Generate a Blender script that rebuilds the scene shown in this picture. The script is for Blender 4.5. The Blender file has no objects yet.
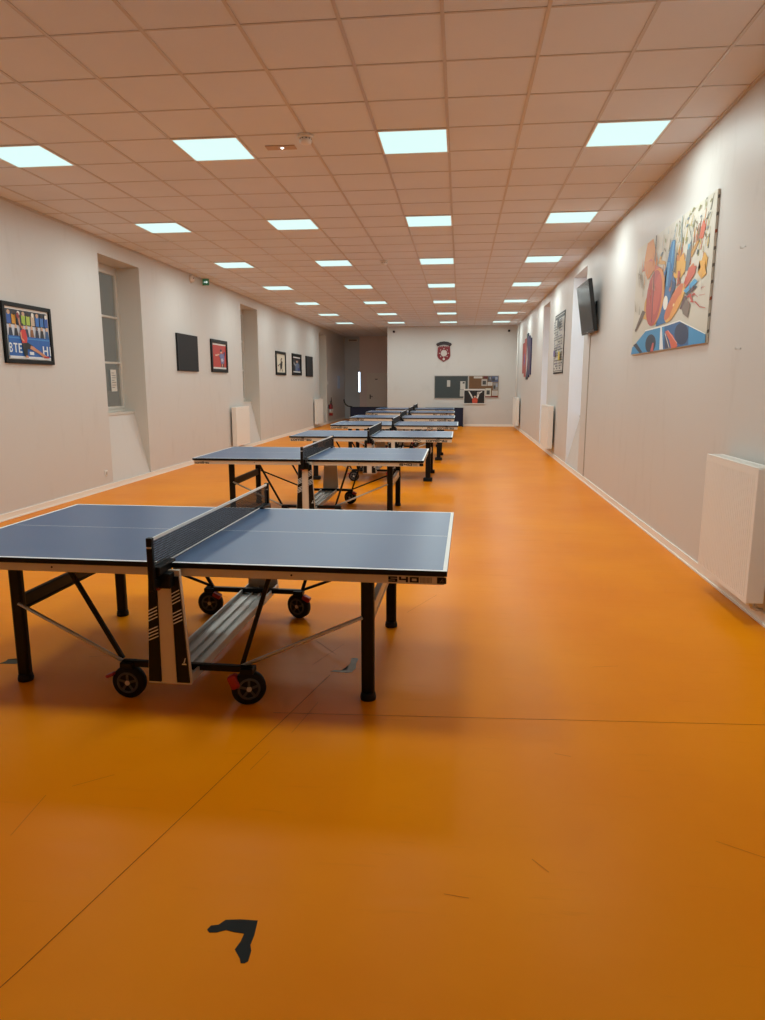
import bpy, bmesh, math, random
from mathutils import Vector, Matrix
random.seed(7)
C = bpy.context.scene.collection
PI = math.pi

# ---------------------------------------------------------------- materials
def lin(h):
    def f(c):
        c /= 255.0
        return c / 12.92 if c <= 0.04045 else ((c + 0.055) / 1.055) ** 2.4
    return (f(int(h[0:2], 16)), f(int(h[2:4], 16)), f(int(h[4:6], 16)), 1.0)

_mats = {}
def mat(name, hexcol, rough=0.5, metal=0.0, spec=0.5, var=0.0, vscale=3.0, bump=0.0, bscale=60.0):
    """Principled paint with an optional gentle mottling (noise) and bump."""
    if name in _mats:
        return _mats[name]
    m = bpy.data.materials.new(name)
    m.use_nodes = True
    nt = m.node_tree
    b = nt.nodes['Principled BSDF']
    col = lin(hexcol)
    b.inputs['Base Color'].default_value = col
    b.inputs['Roughness'].default_value = rough
    b.inputs['Metallic'].default_value = metal
    b.inputs['Specular IOR Level'].default_value = spec
    if var > 0 or bump > 0:
        tc = nt.nodes.new('ShaderNodeTexCoord')
    if var > 0:
        n = nt.nodes.new('ShaderNodeTexNoise')
        n.inputs['Scale'].default_value = vscale
        n.inputs['Detail'].default_value = 5
        nt.links.new(tc.outputs['Object'], n.inputs['Vector'])
        r = nt.nodes.new('ShaderNodeValToRGB')
        r.color_ramp.elements[0].position = 0.3
        r.color_ramp.elements[1].position = 0.7
        r.color_ramp.elements[0].color = tuple(c * (1 - var) for c in col[:3]) + (1,)
        r.color_ramp.elements[1].color = tuple(min(1, c * (1 + var * 0.5)) for c in col[:3]) + (1,)
        nt.links.new(n.outputs['Fac'], r.inputs['Fac'])
        nt.links.new(r.outputs['Color'], b.inputs['Base Color'])
    if bump > 0:
        n2 = nt.nodes.new('ShaderNodeTexNoise')
        n2.inputs['Scale'].default_value = bscale
        n2.inputs['Detail'].default_value = 3
        nt.links.new(tc.outputs['Object'], n2.inputs['Vector'])
        bp = nt.nodes.new('ShaderNodeBump')
        bp.inputs['Strength'].default_value = bump
        bp.inputs['Distance'].default_value = 0.01
        nt.links.new(n2.outputs['Fac'], bp.inputs['Height'])
        nt.links.new(bp.outputs['Normal'], b.inputs['Normal'])
    _mats[name] = m
    return m

def emis(name, rgb, strength):
    if name in _mats:
        return _mats[name]
    m = bpy.data.materials.new(name)
    m.use_nodes = True
    b = m.node_tree.nodes['Principled BSDF']
    b.inputs['Base Color'].default_value = (0.02, 0.03, 0.03, 1)
    b.inputs['Emission Color'].default_value = tuple(rgb) + (1,)
    b.inputs['Emission Strength'].default_value = strength
    _mats[name] = m
    return m

def ink(h):                       # printed colours of pictures and posters
    return mat('print_' + h, h, 0.45)

def floor_material():
    m = bpy.data.materials.new('orange_vinyl')
    m.use_nodes = True
    nt = m.node_tree; N = nt.nodes; L = nt.links
    b = N['Principled BSDF']
    tc = N.new('ShaderNodeTexCoord')
    base = N.new('ShaderNodeTexNoise'); base.inputs['Scale'].default_value = 0.7; base.inputs['Detail'].default_value = 6
    L.new(tc.outputs['Object'], base.inputs['Vector'])
    r = N.new('ShaderNodeValToRGB')
    r.color_ramp.elements[0].position = 0.3; r.color_ramp.elements[1].position = 0.72
    r.color_ramp.elements[0].color = lin(FLOOR_A); r.color_ramp.elements[1].color = lin(FLOOR_B)
    L.new(base.outputs['Fac'], r.inputs['Fac'])
    # streaky scuffs running across the hall
    mp = N.new('ShaderNodeMapping'); mp.inputs['Scale'].default_value = (1.2, 14, 1)
    L.new(tc.outputs['Object'], mp.inputs['Vector'])
    s = N.new('ShaderNodeTexNoise'); s.inputs['Scale'].default_value = 1.6; s.inputs['Detail'].default_value = 8; s.inputs['Roughness'].default_value = 0.7
    L.new(mp.outputs['Vector'], s.inputs['Vector'])
    sr = N.new('ShaderNodeValToRGB')
    sr.color_ramp.elements[0].position = 0.60; sr.color_ramp.elements[1].position = 0.80
    sr.color_ramp.elements[0].color = (0, 0, 0, 1); sr.color_ramp.elements[1].color = (0.22, 0.22, 0.22, 1)
    L.new(s.outputs['Fac'], sr.inputs['Fac'])
    mx = N.new('ShaderNodeMix'); mx.data_type = 'RGBA'
    L.new(sr.outputs['Color'], mx.inputs['Factor']); L.new(r.outputs['Color'], mx.inputs['A'])
    mx.inputs['B'].default_value = lin('8a4a12')
    L.new(mx.outputs['Result'], b.inputs['Base Color'])
    rr = N.new('ShaderNodeMapRange')
    rr.inputs['From Min'].default_value = 0.3; rr.inputs['From Max'].default_value = 0.7
    rr.inputs['To Min'].default_value = FLOOR_R - 0.04; rr.inputs['To Max'].default_value = FLOOR_R + 0.05
    L.new(s.outputs['Fac'], rr.inputs['Value']); L.new(rr.outputs['Result'], b.inputs['Roughness'])
    b.inputs['Specular IOR Level'].default_value = 0.05
    bn = N.new('ShaderNodeTexNoise'); bn.inputs['Scale'].default_value = 120
    L.new(tc.outputs['Object'], bn.inputs['Vector'])
    bp = N.new('ShaderNodeBump'); bp.inputs['Strength'].default_value = 0.06; bp.inputs['Distance'].default_value = 0.004
    L.new(bn.outputs['Fac'], bp.inputs['Height']); L.new(bp.outputs['Normal'], b.inputs['Normal'])
    return m

def wall_material(name, hexcol, rough):
    """Painted plaster with faint vertical scuffs low down and small smudges."""
    m = bpy.data.materials.new(name)
    m.use_nodes = True
    nt = m.node_tree; N = nt.nodes; L = nt.links
    b = N['Principled BSDF']
    b.inputs['Roughness'].default_value = rough
    tc = N.new('ShaderNodeTexCoord')
    mp = N.new('ShaderNodeMapping'); mp.inputs['Scale'].default_value = (1, 3.0, 0.8)
    L.new(tc.outputs['Object'], mp.inputs['Vector'])
    n = N.new('ShaderNodeTexNoise'); n.inputs['Scale'].default_value = 1.6; n.inputs['Detail'].default_value = 7; n.inputs['Roughness'].default_value = 0.65
    L.new(mp.outputs['Vector'], n.inputs['Vector'])
    r = N.new('ShaderNodeValToRGB')
    r.color_ramp.elements[0].position = 0.56; r.color_ramp.elements[1].position = 0.8
    r.color_ramp.elements[0].color = (0, 0, 0, 1); r.color_ramp.elements[1].color = (0.5, 0.5, 0.5, 1)
    L.new(n.outputs['Fac'], r.inputs['Fac'])
    mx = N.new('ShaderNodeMix'); mx.data_type = 'RGBA'
    L.new(r.outputs['Color'], mx.inputs['Factor'])
    c = lin(hexcol)
    mx.inputs['A'].default_value = c
    mx.inputs['B'].default_value = (c[0] * 0.82, c[1] * 0.80, c[2] * 0.78, 1)
    L.new(mx.outputs['Result'], b.inputs['Base Color'])
    return m

def glass_material():
    m = bpy.data.materials.new('window_glass')
    m.use_nodes = True
    nt = m.node_tree; N = nt.nodes; L = nt.links
    for x in list(N):
        if x.type == 'BSDF_PRINCIPLED': N.remove(x)
    out = [x for x in N if x.type == 'OUTPUT_MATERIAL'][0]
    t = N.new('ShaderNodeBsdfTransparent'); t.inputs['Color'].default_value = (0.9, 0.9, 0.88, 1)
    g = N.new('ShaderNodeBsdfGlossy'); g.inputs['Roughness'].default_value = 0.03
    f = N.new('ShaderNodeLayerWeight'); f.inputs['Blend'].default_value = 0.25
    mr = N.new('ShaderNodeMapRange'); mr.inputs['To Min'].default_value = 0.03; mr.inputs['To Max'].default_value = 0.45
    L.new(f.outputs['Facing'], mr.inputs['Value'])
    mx = N.new('ShaderNodeMixShader')
    L.new(mr.outputs['Result'], mx.inputs['Fac']); L.new(t.outputs[0], mx.inputs[1]); L.new(g.outputs[0], mx.inputs[2])
    L.new(mx.outputs[0], out.inputs['Surface'])
    return m

# ---------------------------------------------------------------- mesh builder
class MB:
    def __init__(s):
        s.bm = bmesh.new()
    def face(s, pts, mi=0):
        f = s.bm.faces.new([s.bm.verts.new(p) for p in pts]); f.material_index = mi
        return f
    def box(s, x0, x1, y0, y1, z0, z1, mi=0, bev=0.0):
        return s.obox(Vector(((x0 + x1) / 2, (y0 + y1) / 2, (z0 + z1) / 2)),
                      (abs(x1 - x0), abs(y1 - y0), abs(z1 - z0)), Matrix.Identity(3), mi, bev)
    def obox(s, c, dims, rot, mi=0, bev=0.0):
        before = set(s.bm.faces)
        mtx = Matrix.Translation(c) @ rot.to_4x4() @ Matrix.Diagonal((dims[0], dims[1], dims[2], 1))
        r = bmesh.ops.create_cube(s.bm, size=1.0, matrix=mtx)
        if bev > 0:
            ed = list({e for v in r['verts'] for e in v.link_edges})
            bmesh.ops.bevel(s.bm, geom=ed, offset=bev, segments=2, affect='EDGES', profile=0.5)
        for f in s.bm.faces:
            if f not in before: f.material_index = mi
    def bar(s, p0, p1, w, h, mi=0, bev=0.0, up=(0, 0, 1)):
        p0 = Vector(p0); p1 = Vector(p1); d = p1 - p0
        x = d.normalized(); u = Vector(up)
        if abs(x.dot(u)) > 0.98: u = Vector((0, 1, 0))
        y = u.cross(x).normalized(); z = x.cross(y)
        rot = Matrix((x, y, z)).transposed()
        s.obox((p0 + p1) / 2, (d.length, w, h), rot, mi, bev)
    def tube(s, pts, r, n=10, mi=0, cap=True):
        pts = [Vector(p) for p in pts]; rings = []
        prev = None
        for i, p in enumerate(pts):
            d = (pts[min(i + 1, len(pts) - 1)] - pts[max(i - 1, 0)]).normalized()
            a = Vector((0, 0, 1)) if abs(d.z) < 0.95 else Vector((0, 1, 0))
            if prev is not None:
                x = (prev - d * prev.dot(d)).normalized()
            else:
                x = a.cross(d).normalized()
            prev = x
            y = d.cross(x)
            rr = r[i] if isinstance(r, (list, tuple)) else r
            rings.append([s.bm.verts.new(p + x * rr * math.cos(2 * PI * k / n) + y * rr * math.sin(2 * PI * k / n)) for k in range(n)])
        for a, b in zip(rings, rings[1:]):
            for k in range(n):
                f = s.bm.faces.new((a[k], a[(k + 1) % n], b[(k + 1) % n], b[k])); f.material_index = mi; f.smooth = True
        if cap:
            for ring in (list(reversed(rings[0])), rings[-1]):
                f = s.bm.faces.new(ring); f.material_index = mi
    def lathe(s, prof, axis_o, axis_d, n=24, mi=0):
        """prof: list of (radius, distance along axis)."""
        o = Vector(axis_o); d = Vector(axis_d).normalized()
        a = Vector((0, 0, 1)) if abs(d.z) < 0.9 else Vector((1, 0, 0))
        x = a.cross(d).normalized(); y = d.cross(x)
        rings = []
        for (r, t) in prof:
            rings.append([s.bm.verts.new(o + d * t + x * max(r, 1e-4) * math.cos(2 * PI * k / n) + y * max(r, 1e-4) * math.sin(2 * PI * k / n)) for k in range(n)])
        for p, q in zip(rings, rings[1:]):
            for k in range(n):
                f = s.bm.faces.new((p[k], p[(k + 1) % n], q[(k + 1) % n], q[k])); f.material_index = mi; f.smooth = True
        for ring in (list(reversed(rings[0])), rings[-1]):
            f = s.bm.faces.new(ring); f.material_index = mi
    def prism(s, pts, off, mi=0):
        """polygon pts (3D, planar) extruded by vector off."""
        off = Vector(off); P = [Vector(p) for p in pts]
        a = [s.bm.verts.new(p) for p in P]; b = [s.bm.verts.new(p + off) for p in P]
        fs = [s.bm.faces.new(a), s.bm.faces.new(list(reversed(b)))]
        n = len(P)
        for i in range(n):
            fs.append(s.bm.faces.new((a[i], b[i], b[(i + 1) % n], a[(i + 1) % n])))
        for f in fs: f.material_index = mi
    def build(s, name, mats, parent=None, loc=None):
        bmesh.ops.recalc_face_normals(s.bm, faces=s.bm.faces[:])
        me = bpy.data.meshes.new(name)
        s.bm.to_mesh(me); s.bm.free()
        if not isinstance(mats, (list, tuple)): mats = [mats]
        for m in mats: me.materials.append(m)
        o = bpy.data.objects.new(name, me); C.objects.link(o)
        if parent is not None: o.parent = parent
        if loc is not None: o.location = loc
        return o

def tag(o, label, cat, group=None):
    o['label'] = label; o['category'] = cat
    if group: o['group'] = group
    return o
def thing(name, label, cat, loc=(0, 0, 0), rz=0.0, group=None):
    o = bpy.data.objects.new(name, None); C.objects.link(o)
    o.empty_display_size = 0.2
    o.location = loc; o.rotation_euler = (0, 0, rz)
    return tag(o, label, cat, group)
def struct(o, label=None):
    o['kind'] = 'structure'
    if label: o['label'] = label
    return o
def copy_tree(o, parent=None):
    c = o.copy(); C.objects.link(c)
    if parent is not None: c.parent = parent
    for ch in list(o.children): copy_tree(ch, c)
    return c

def text_object(name, body, size, m, parent, fn, extrude=0.0, sx=1.0):
    """Lettering as a flat mesh; fn maps (u, v) in metres from the text's lower-left to a 3D point."""
    cu = bpy.data.curves.new('lettering', 'FONT'); cu.body = body; cu.size = size; cu.offset = size * 0.028
    t = bpy.data.objects.new('lettering', cu); C.objects.link(t)
    dg = bpy.context.evaluated_depsgraph_get()
    me = bpy.data.meshes.new_from_object(t.evaluated_get(dg))
    bpy.data.objects.remove(t); bpy.data.curves.remove(cu)
    for v in me.vertices: v.co = fn(v.co.x * sx, v.co.y)
    me.name = name; me.materials.clear(); me.materials.append(m)
    o = bpy.data.objects.new(name, me); C.objects.link(o); o.parent = parent
    return o

def print_mesh(name, shapes, fn, parent, step=0.0004):
    """A printed or painted sheet: coloured polygons laid over each other; fn(u, v, lift) -> 3D point."""
    mb = MB(); cols = []
    for k, (c, poly) in enumerate(shapes):
        if c not in cols: cols.append(c)
        try:
            mb.face([fn(u, v, k * step) for (u, v) in poly], cols.index(c))
        except ValueError:
            pass
    me_bm = mb.bm
    bmesh.ops.triangulate(me_bm, faces=me_bm.faces[:])
    me = bpy.data.meshes.new(name); me_bm.to_mesh(me); me_bm.free()
    for c in cols: me.materials.append(ink(c))
    o = bpy.data.objects.new(name, me); C.objects.link(o); o.parent = parent
    return o
def R4(x0, y0, x1, y1): return [(x0, y0), (x1, y0), (x1, y1), (x0, y1)]
def ellipse(cx, cy, a, b, deg=0, n=16):
    t = math.radians(deg)
    return [(cx + a * math.cos(q) * math.cos(t) - b * math.sin(q) * math.sin(t),
             cy + a * math.cos(q) * math.sin(t) + b * math.sin(q) * math.cos(t)) for q in [2 * PI * i / n for i in range(n)]]
def stroke(x0, y0, x1, y1, w0, w1=None):
    w1 = w0 if w1 is None else w1
    d = Vector((x1 - x0, y1 - y0)).normalized(); n = Vector((-d.y, d.x))
    return [(x0 + n.x * w0 / 2, y0 + n.y * w0 / 2), (x1 + n.x * w1 / 2, y1 + n.y * w1 / 2),
            (x1 - n.x * w1 / 2, y1 - n.y * w1 / 2), (x0 - n.x * w0 / 2, y0 - n.y * w0 / 2)]

# ---------------------------------------------------------------- dimensions (metres)
XL, XR = -5.43, 2.10          # faces of the long walls
YE, YA, YB = 27.2, 32.7, -3.2  # end wall, alcove back wall, wall behind the camera
EK = YE / 26.63
XA = -2.83                    # edge of the end wall where the alcove opens
H = 3.7966                    # suspended ceiling
TILE = 0.6237
GX, GY = -0.774, 6.451        # a corner of the ceiling grid
FLOOR_A, FLOOR_B, FLOOR_R = 'df7d03', 'ec8f08', 0.32
LAMP = 18.5        # radiance of the light panels

M_floor = floor_material()
M_wall = wall_material('white_wall_paint', 'cfccc7', 0.5)
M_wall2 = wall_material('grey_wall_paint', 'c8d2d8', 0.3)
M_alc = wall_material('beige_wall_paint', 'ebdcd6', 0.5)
M_reveal = mat('satin_white_reveal', 'eef2f8', 0.10, var=0.02)
M_ceil = mat('ceiling_tile', 'e0e6ee', 0.85, var=0.04, vscale=0.9, bump=0.15, bscale=140)
M_tbar = mat('ceiling_grid_metal', 'c4c0bd', 0.32, spec=0.6)
M_white = mat('white_enamel', 'eae7e0', 0.35)
M_plast = mat('white_plastic', 'e6e3dc', 0.4)
M_black = mat('black_powder_coat', '070707', 0.45, spec=0.25)
M_rubber = mat('black_rubber', '0b0b0c', 0.7, spec=0.3)
M_silver = mat('brushed_aluminium', 'c9c8c4', 0.4, metal=0.5, var=0.08, vscale=9)
M_apron = mat('champagne_metal', 'd6cbb8', 0.42, metal=0.1)
M_blue = mat('table_blue', '34557c', 0.34, var=0.03, vscale=2)
M_line = mat('line_white', 'e6e8e6', 0.45)
M_red = mat('red_plastic', 'a31c1c', 0.4)
M_navy = mat('navy_fabric', '141a34', 0.8, var=0.1, vscale=6)
M_glass = glass_material()
M_frame = mat('window_white_paint', 'cfcbc2', 0.4)
M_lamp = emis('lamp_diffuser', (0.71, 1.0, 0.955), 1.0)

# ---------------------------------------------------------------- setting
mb = MB(); mb.box(XL - 0.9, XR + 0.9, YB - 0.2, YA + 0.3, -0.12, 0.0)
floor = struct(mb.build('floor', M_floor), 'orange vinyl floor with scuffs and seams')
M_seam = mat('seam_dark', '8c4c0a', 0.7, spec=0.1)
def floor_strip(name, pts, w, m, parent=floor, z=0.0008):
    mb = MB()
    for (x0, y0), (x1, y1) in zip(pts, pts[1:]):
        q = stroke(x0, y0, x1, y1, w)
        mb.face([(x, y, z) for (x, y) in q])
    return mb.build(name, m, parent)
M_scuff = mat('scuff_brown', 'bb680a', 0.6, spec=0.1)
floor_strip('seam', [(-1.62, 0.1), (-1.2, 1.553), (-0.994, 2.387), (-0.702, 3.621)], 0.003, M_seam)
floor_strip('seam', [(-0.9, 3.14), (-0.265, 3.176), (1.498, 3.279), (XR, 3.315)], 0.003, M_seam)
for p in [[(-0.76, 2.95), (-0.70, 3.28)], [(-0.86, 2.62), (-0.82, 2.78)], [(-1.55, 2.42), (-1.42, 2.52)], [(-1.6, 2.1), (-1.62, 2.35)],
          [(0.45, 2.9), (0.52, 2.88)], [(0.28, 2.18), (0.33, 2.12)], [(0.95, 2.35), (1.1, 2.27)], [(-0.02, 1.98), (0.06, 1.97)],
          [(0.8, 3.9), (0.95, 3.93)], [(-0.83, 3.75), (-0.70, 4.1)], [(-0.9, 4.15), (-0.72, 3.92)], [(-0.65, 3.7), (-0.5, 3.73)],
          [(0.55, 7.2), (0.9, 7.25)], [(-0.35, 4.75), (-0.15, 5.2)], [(-2.1, 3.75), (-2.2, 3.72)], [(-1.9, 5.05), (-1.75, 4.95)]]:
    floor_strip('scuff', p, 0.003, M_scuff)

mb = MB(); mb.box(XL - 0.9, XR + 0.9, YB - 0.2, YA + 0.3, H, H + 0.12)
struct(mb.build('ceiling', M_ceil), 'suspended ceiling of pale square tiles')
mb = MB()
x = GX
while x > XL: x -= TILE
x += TILE
while x < XR:
    mb.box(x - 0.012, x + 0.012, YB, YA, H - 0.006, H + 0.001); x += TILE
y = GY
while y > YB: y -= TILE
y += TILE
while y < YA:
    mb.box(XL, XR, y - 0.008, y + 0.008, H - 0.0045, H + 0.001); y += TILE
mb.box(XL, XL + 0.02, YB, YA, H - 0.02, H); mb.box(XR - 0.02, XR, YB, YE, H - 0.02, H)
mb.box(XA, XR, YE - 0.02, YE, H - 0.02, H)
struct(mb.build('trim_1', M_tbar), 'metal grid of the suspended ceiling')

def long_wall(name, X, s, niches, m, label):
    """Thick wall on side s (-1 left, +1 right) with full-height window niches (y0, y1, top, sill z)."""
    D = 0.41; TH = 0.44
    mb = MB()
    y = YB - 0.2
    for (a, b, top, sill) in niches:
        mb.box(X, X + s * TH, y, a, 0, H + 0.05)
        mb.box(X, X + s * TH, a, b, top, H + 0.05)
        # sloping apron below the sill, then the ledge
        prof = [(X, 0.0), (X + s * 0.24, sill - 0.02), (X + s * D, sill - 0.02), (X + s * D, 0.0)]
        mb.prism([(px, a, pz) for (px, pz) in prof], (0, b - a, 0))
        mb.prism([(X + s * 0.23, a, sill - 0.02), (X + s * D, a, sill - 0.02), (X + s * D, a, sill + 0.02), (X + s * 0.23, a, sill + 0.02)], (0, b - a, 0), 1)
        # satin lining of the reveals
        for (ry, rs) in ((a, 1), (b, -1)):
            mb.prism([(X + s * 0.002, ry, 0.0), (X + s * 0.24, ry, sill - 0.02), (X + s * D, ry, sill), (X + s * D, ry, top), (X + s * 0.002, ry, top)], (0, rs * 0.003, 0), 1)
        y = b
    mb.box(X, X + s * TH, y, YA + 0.3, 0, H + 0.05)
    return struct(mb.build(name, [m, M_reveal if s > 0 else M_frame]), label)
NL = [(10.28, 11.64, 3.55, 1.135), (17.12, 18.56, 3.57, 1.135), (26.76, 28.25, 3.56, 1.135)]
NR = [(12.5, 13.95, 3.6, 1.0), (17.4, 18.68, 3.57, 1.0)]
long_wall('wall_left', XL, -1, NL, M_wall, 'long pale wall on the left with window niches')
wr = long_wall('wall_right', XR, 1, NR, M_wall, 'long pale wall on the right with narrow niches')
for (a, b, top, sill) in NR:                      # closed backs of the right niches
    mb = MB(); mb.box(XR + 0.41, XR + 0.5, a - 0.05, b + 0.05, 0, top + 0.05); mb.build('niche_back', M_reveal, wr)

def niche_window(k, a, b, top, sill):
    """Tall white window with two casements of three panes at the back of a left-hand niche."""
    X = XL - 0.41
    f = MB(); z0, z1 = sill + 0.02, top
    y0, y1 = a, b
    fw = 0.05
    f.box(X - 0.05, X + 0.01, y0, y0 + fw, z0, z1, 0, 0.006); f.box(X - 0.05, X + 0.01, y1 - fw, y1, z0, z1, 0, 0.006)
    f.box(X - 0.05, X + 0.01, y0 + fw, y1 - fw, z0, z0 + fw, 0, 0.006); f.box(X - 0.05, X + 0.01, y0 + fw, y1 - fw, z1 - 0.10, z1, 0, 0.006)
    fo = struct(f.build('window_%d' % k, M_frame), 'tall white window in the niche')
    ym = (y0 + y1) / 2
    for (c0, c1) in ((y0 + fw, ym - 0.002), (ym + 0.002, y1 - fw)):
        s = MB(); w = 0.042; zb, zt = z0 + fw, z1 - 0.10
        s.box(X - 0.04, X + 0.022, c0, c0 + w, zb, zt, 0, 0.005); s.box(X - 0.04, X + 0.022, c1 - w, c1, zb, zt, 0, 0.005)
        s.box(X - 0.04, X + 0.022, c0 + w, c1 - w, zb, zb + w, 0, 0.005); s.box(X - 0.04, X + 0.022, c0 + w, c1 - w, zt - w, zt, 0, 0.005)
        for q in (1, 2):
            zz = zb + (zt - zb) * q / 3 + 0.02
            s.box(X - 0.03, X + 0.018, c0 + w, c1 - w, zz - 0.016, zz + 0.016, 0, 0.003)
        s.build('sash', M_frame, fo)
        g = MB(); g.box(X - 0.014, X - 0.008, c0 + w - 0.01, c1 - w + 0.01, zb + w - 0.01, zt - w + 0.01); g.build('glass', M_glass, fo)
    return fo
for k, (a, b, t, s) in enumerate(NL): niche_window(k + 1, a, b, t, s)
mb = MB(); mb.box(XL - 0.40, XL - 0.397, 11.20, 11.39, 1.5, 1.86)
n = mb.build('notice_sheet', mat('paper', 'd9d8d0', 0.7))
tag(n, 'small white notice sheet stuck to the window pane in the left niche', 'notice')
mb = MB()
for k in range(7): mb.box(XL - 0.397, XL - 0.3965, 11.225, 11.225 + (0.14 if k % 3 else 0.09), 1.56 + k * 0.04, 1.57 + k * 0.04)
mb.build('printed_lines', mat('print_grey', '6b6b6b', 0.7), n)

# end wall, alcove back wall, wall behind the camera
mb = MB(); mb.box(XA, XR + 0.3, YE, YA + 0.3, 0, H + 0.05)
struct(mb.build('wall_end', M_wall), 'plain wall at the far end of the hall')
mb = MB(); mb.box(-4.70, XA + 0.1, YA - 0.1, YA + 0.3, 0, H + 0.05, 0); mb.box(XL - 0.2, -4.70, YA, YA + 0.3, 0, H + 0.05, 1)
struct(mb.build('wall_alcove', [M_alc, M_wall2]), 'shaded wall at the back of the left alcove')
mb = MB(); mb.box(XL - 0.3, XR + 0.3, YB - 0.3, YB, 0, H + 0.05)
struct(mb.build('wall_back', M_wall), 'wall behind the viewer')

# skirtings
def skirting(name, boxes):
    mb = MB()
    for (x0, x1, y0, y1) in boxes:
        mb.box(x0, x1, y0, y1, 0, 0.085, 0, 0.003)
        cx = 0.010
        if abs(x1 - x0) < abs(y1 - y0):
            mb.box(x0 - (0 if x0 < -5 else cx), x1 + (cx if x0 < -5 else 0), y0, y1, 0, 0.018, 0, 0.003)
        else:
            mb.box(x0, x1, y0 - cx, y1, 0, 0.018, 0, 0.003)
    return struct(mb.build(name, mat('skirting_paint', 'efeadf', 0.35)))
skirting('baseboard_left', [(XL - 0.002, XL + 0.014, YB, YA)])
skirting('baseboard_right', [(XR - 0.014, XR + 0.002, YB, YE)])
skirting('baseboard_end', [(XA, XR - 0.014, YE - 0.014, YE + 0.002)])

# alcove doors
def door(name, x0, x1, y, z1, m, label, hx, glazed=False):
    mb = MB()
    mb.box(x0 - 0.07, x0, y - 0.03, y + 0.01, 0, z1 + 0.06, 0, 0.005); mb.box(x1, x1 + 0.07, y - 0.03, y + 0.01, 0, z1 + 0.06, 0, 0.005)
    mb.box(x0, x1, y - 0.03, y + 0.01, z1, z1 + 0.06, 0, 0.005)
    d = struct(mb.build(name, m), label)
    mb = MB(); mb.box(x0 + 0.004, x1 - 0.004, y - 0.018, y + 0.01, 0.01, z1 - 0.004, 0, 0.003); mb.build('door_leaf', m, d)
    mb = MB(); mb.box(hx - 0.02, hx + 0.02, y - 0.026, y - 0.016, 0.93, 1.13, 0, 0.003)
    mb.tube([(hx, y - 0.02, 1.04), (hx, y - 0.07, 1.04), (hx + 0.03, y - 0.075, 1.04), (hx + 0.13, y - 0.075, 1.04)], 0.011); mb.build('door_handle', M_black, d)
    return d
d1 = door('door_1', -4.30, -3.50, YA - 0.1, 2.07, mat('door_paint', 'ece4da', 0.4), 'pale door with a black lever in the alcove', -4.20)
mb = MB(); mb.box(-3.97, -3.85, YA - 0.122, YA - 0.117, 1.82, 1.86); mb.build('door_sign', mat('sign_dark', '4a4644', 0.5), d1)
mb = MB(); mb.box(-4.765, -4.66, YA - 0.112, YA - 0.098, 1.22, 2.2)
w = struct(mb.build('window_4', M_frame), 'slim lit window strip beside the alcove door')
mb = MB(); mb.box(-4.75, -4.675, YA - 0.116, YA - 0.110, 1.25, 2.17); mb.build('lit_glass', emis('daylight_glass', (0.62, 0.80, 1.0), 3.5), w)
EXPOSURE = 0.0
LIGHT_ROWS = (0, 1, 2, 3, 4, 5, 6, 7)
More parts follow.
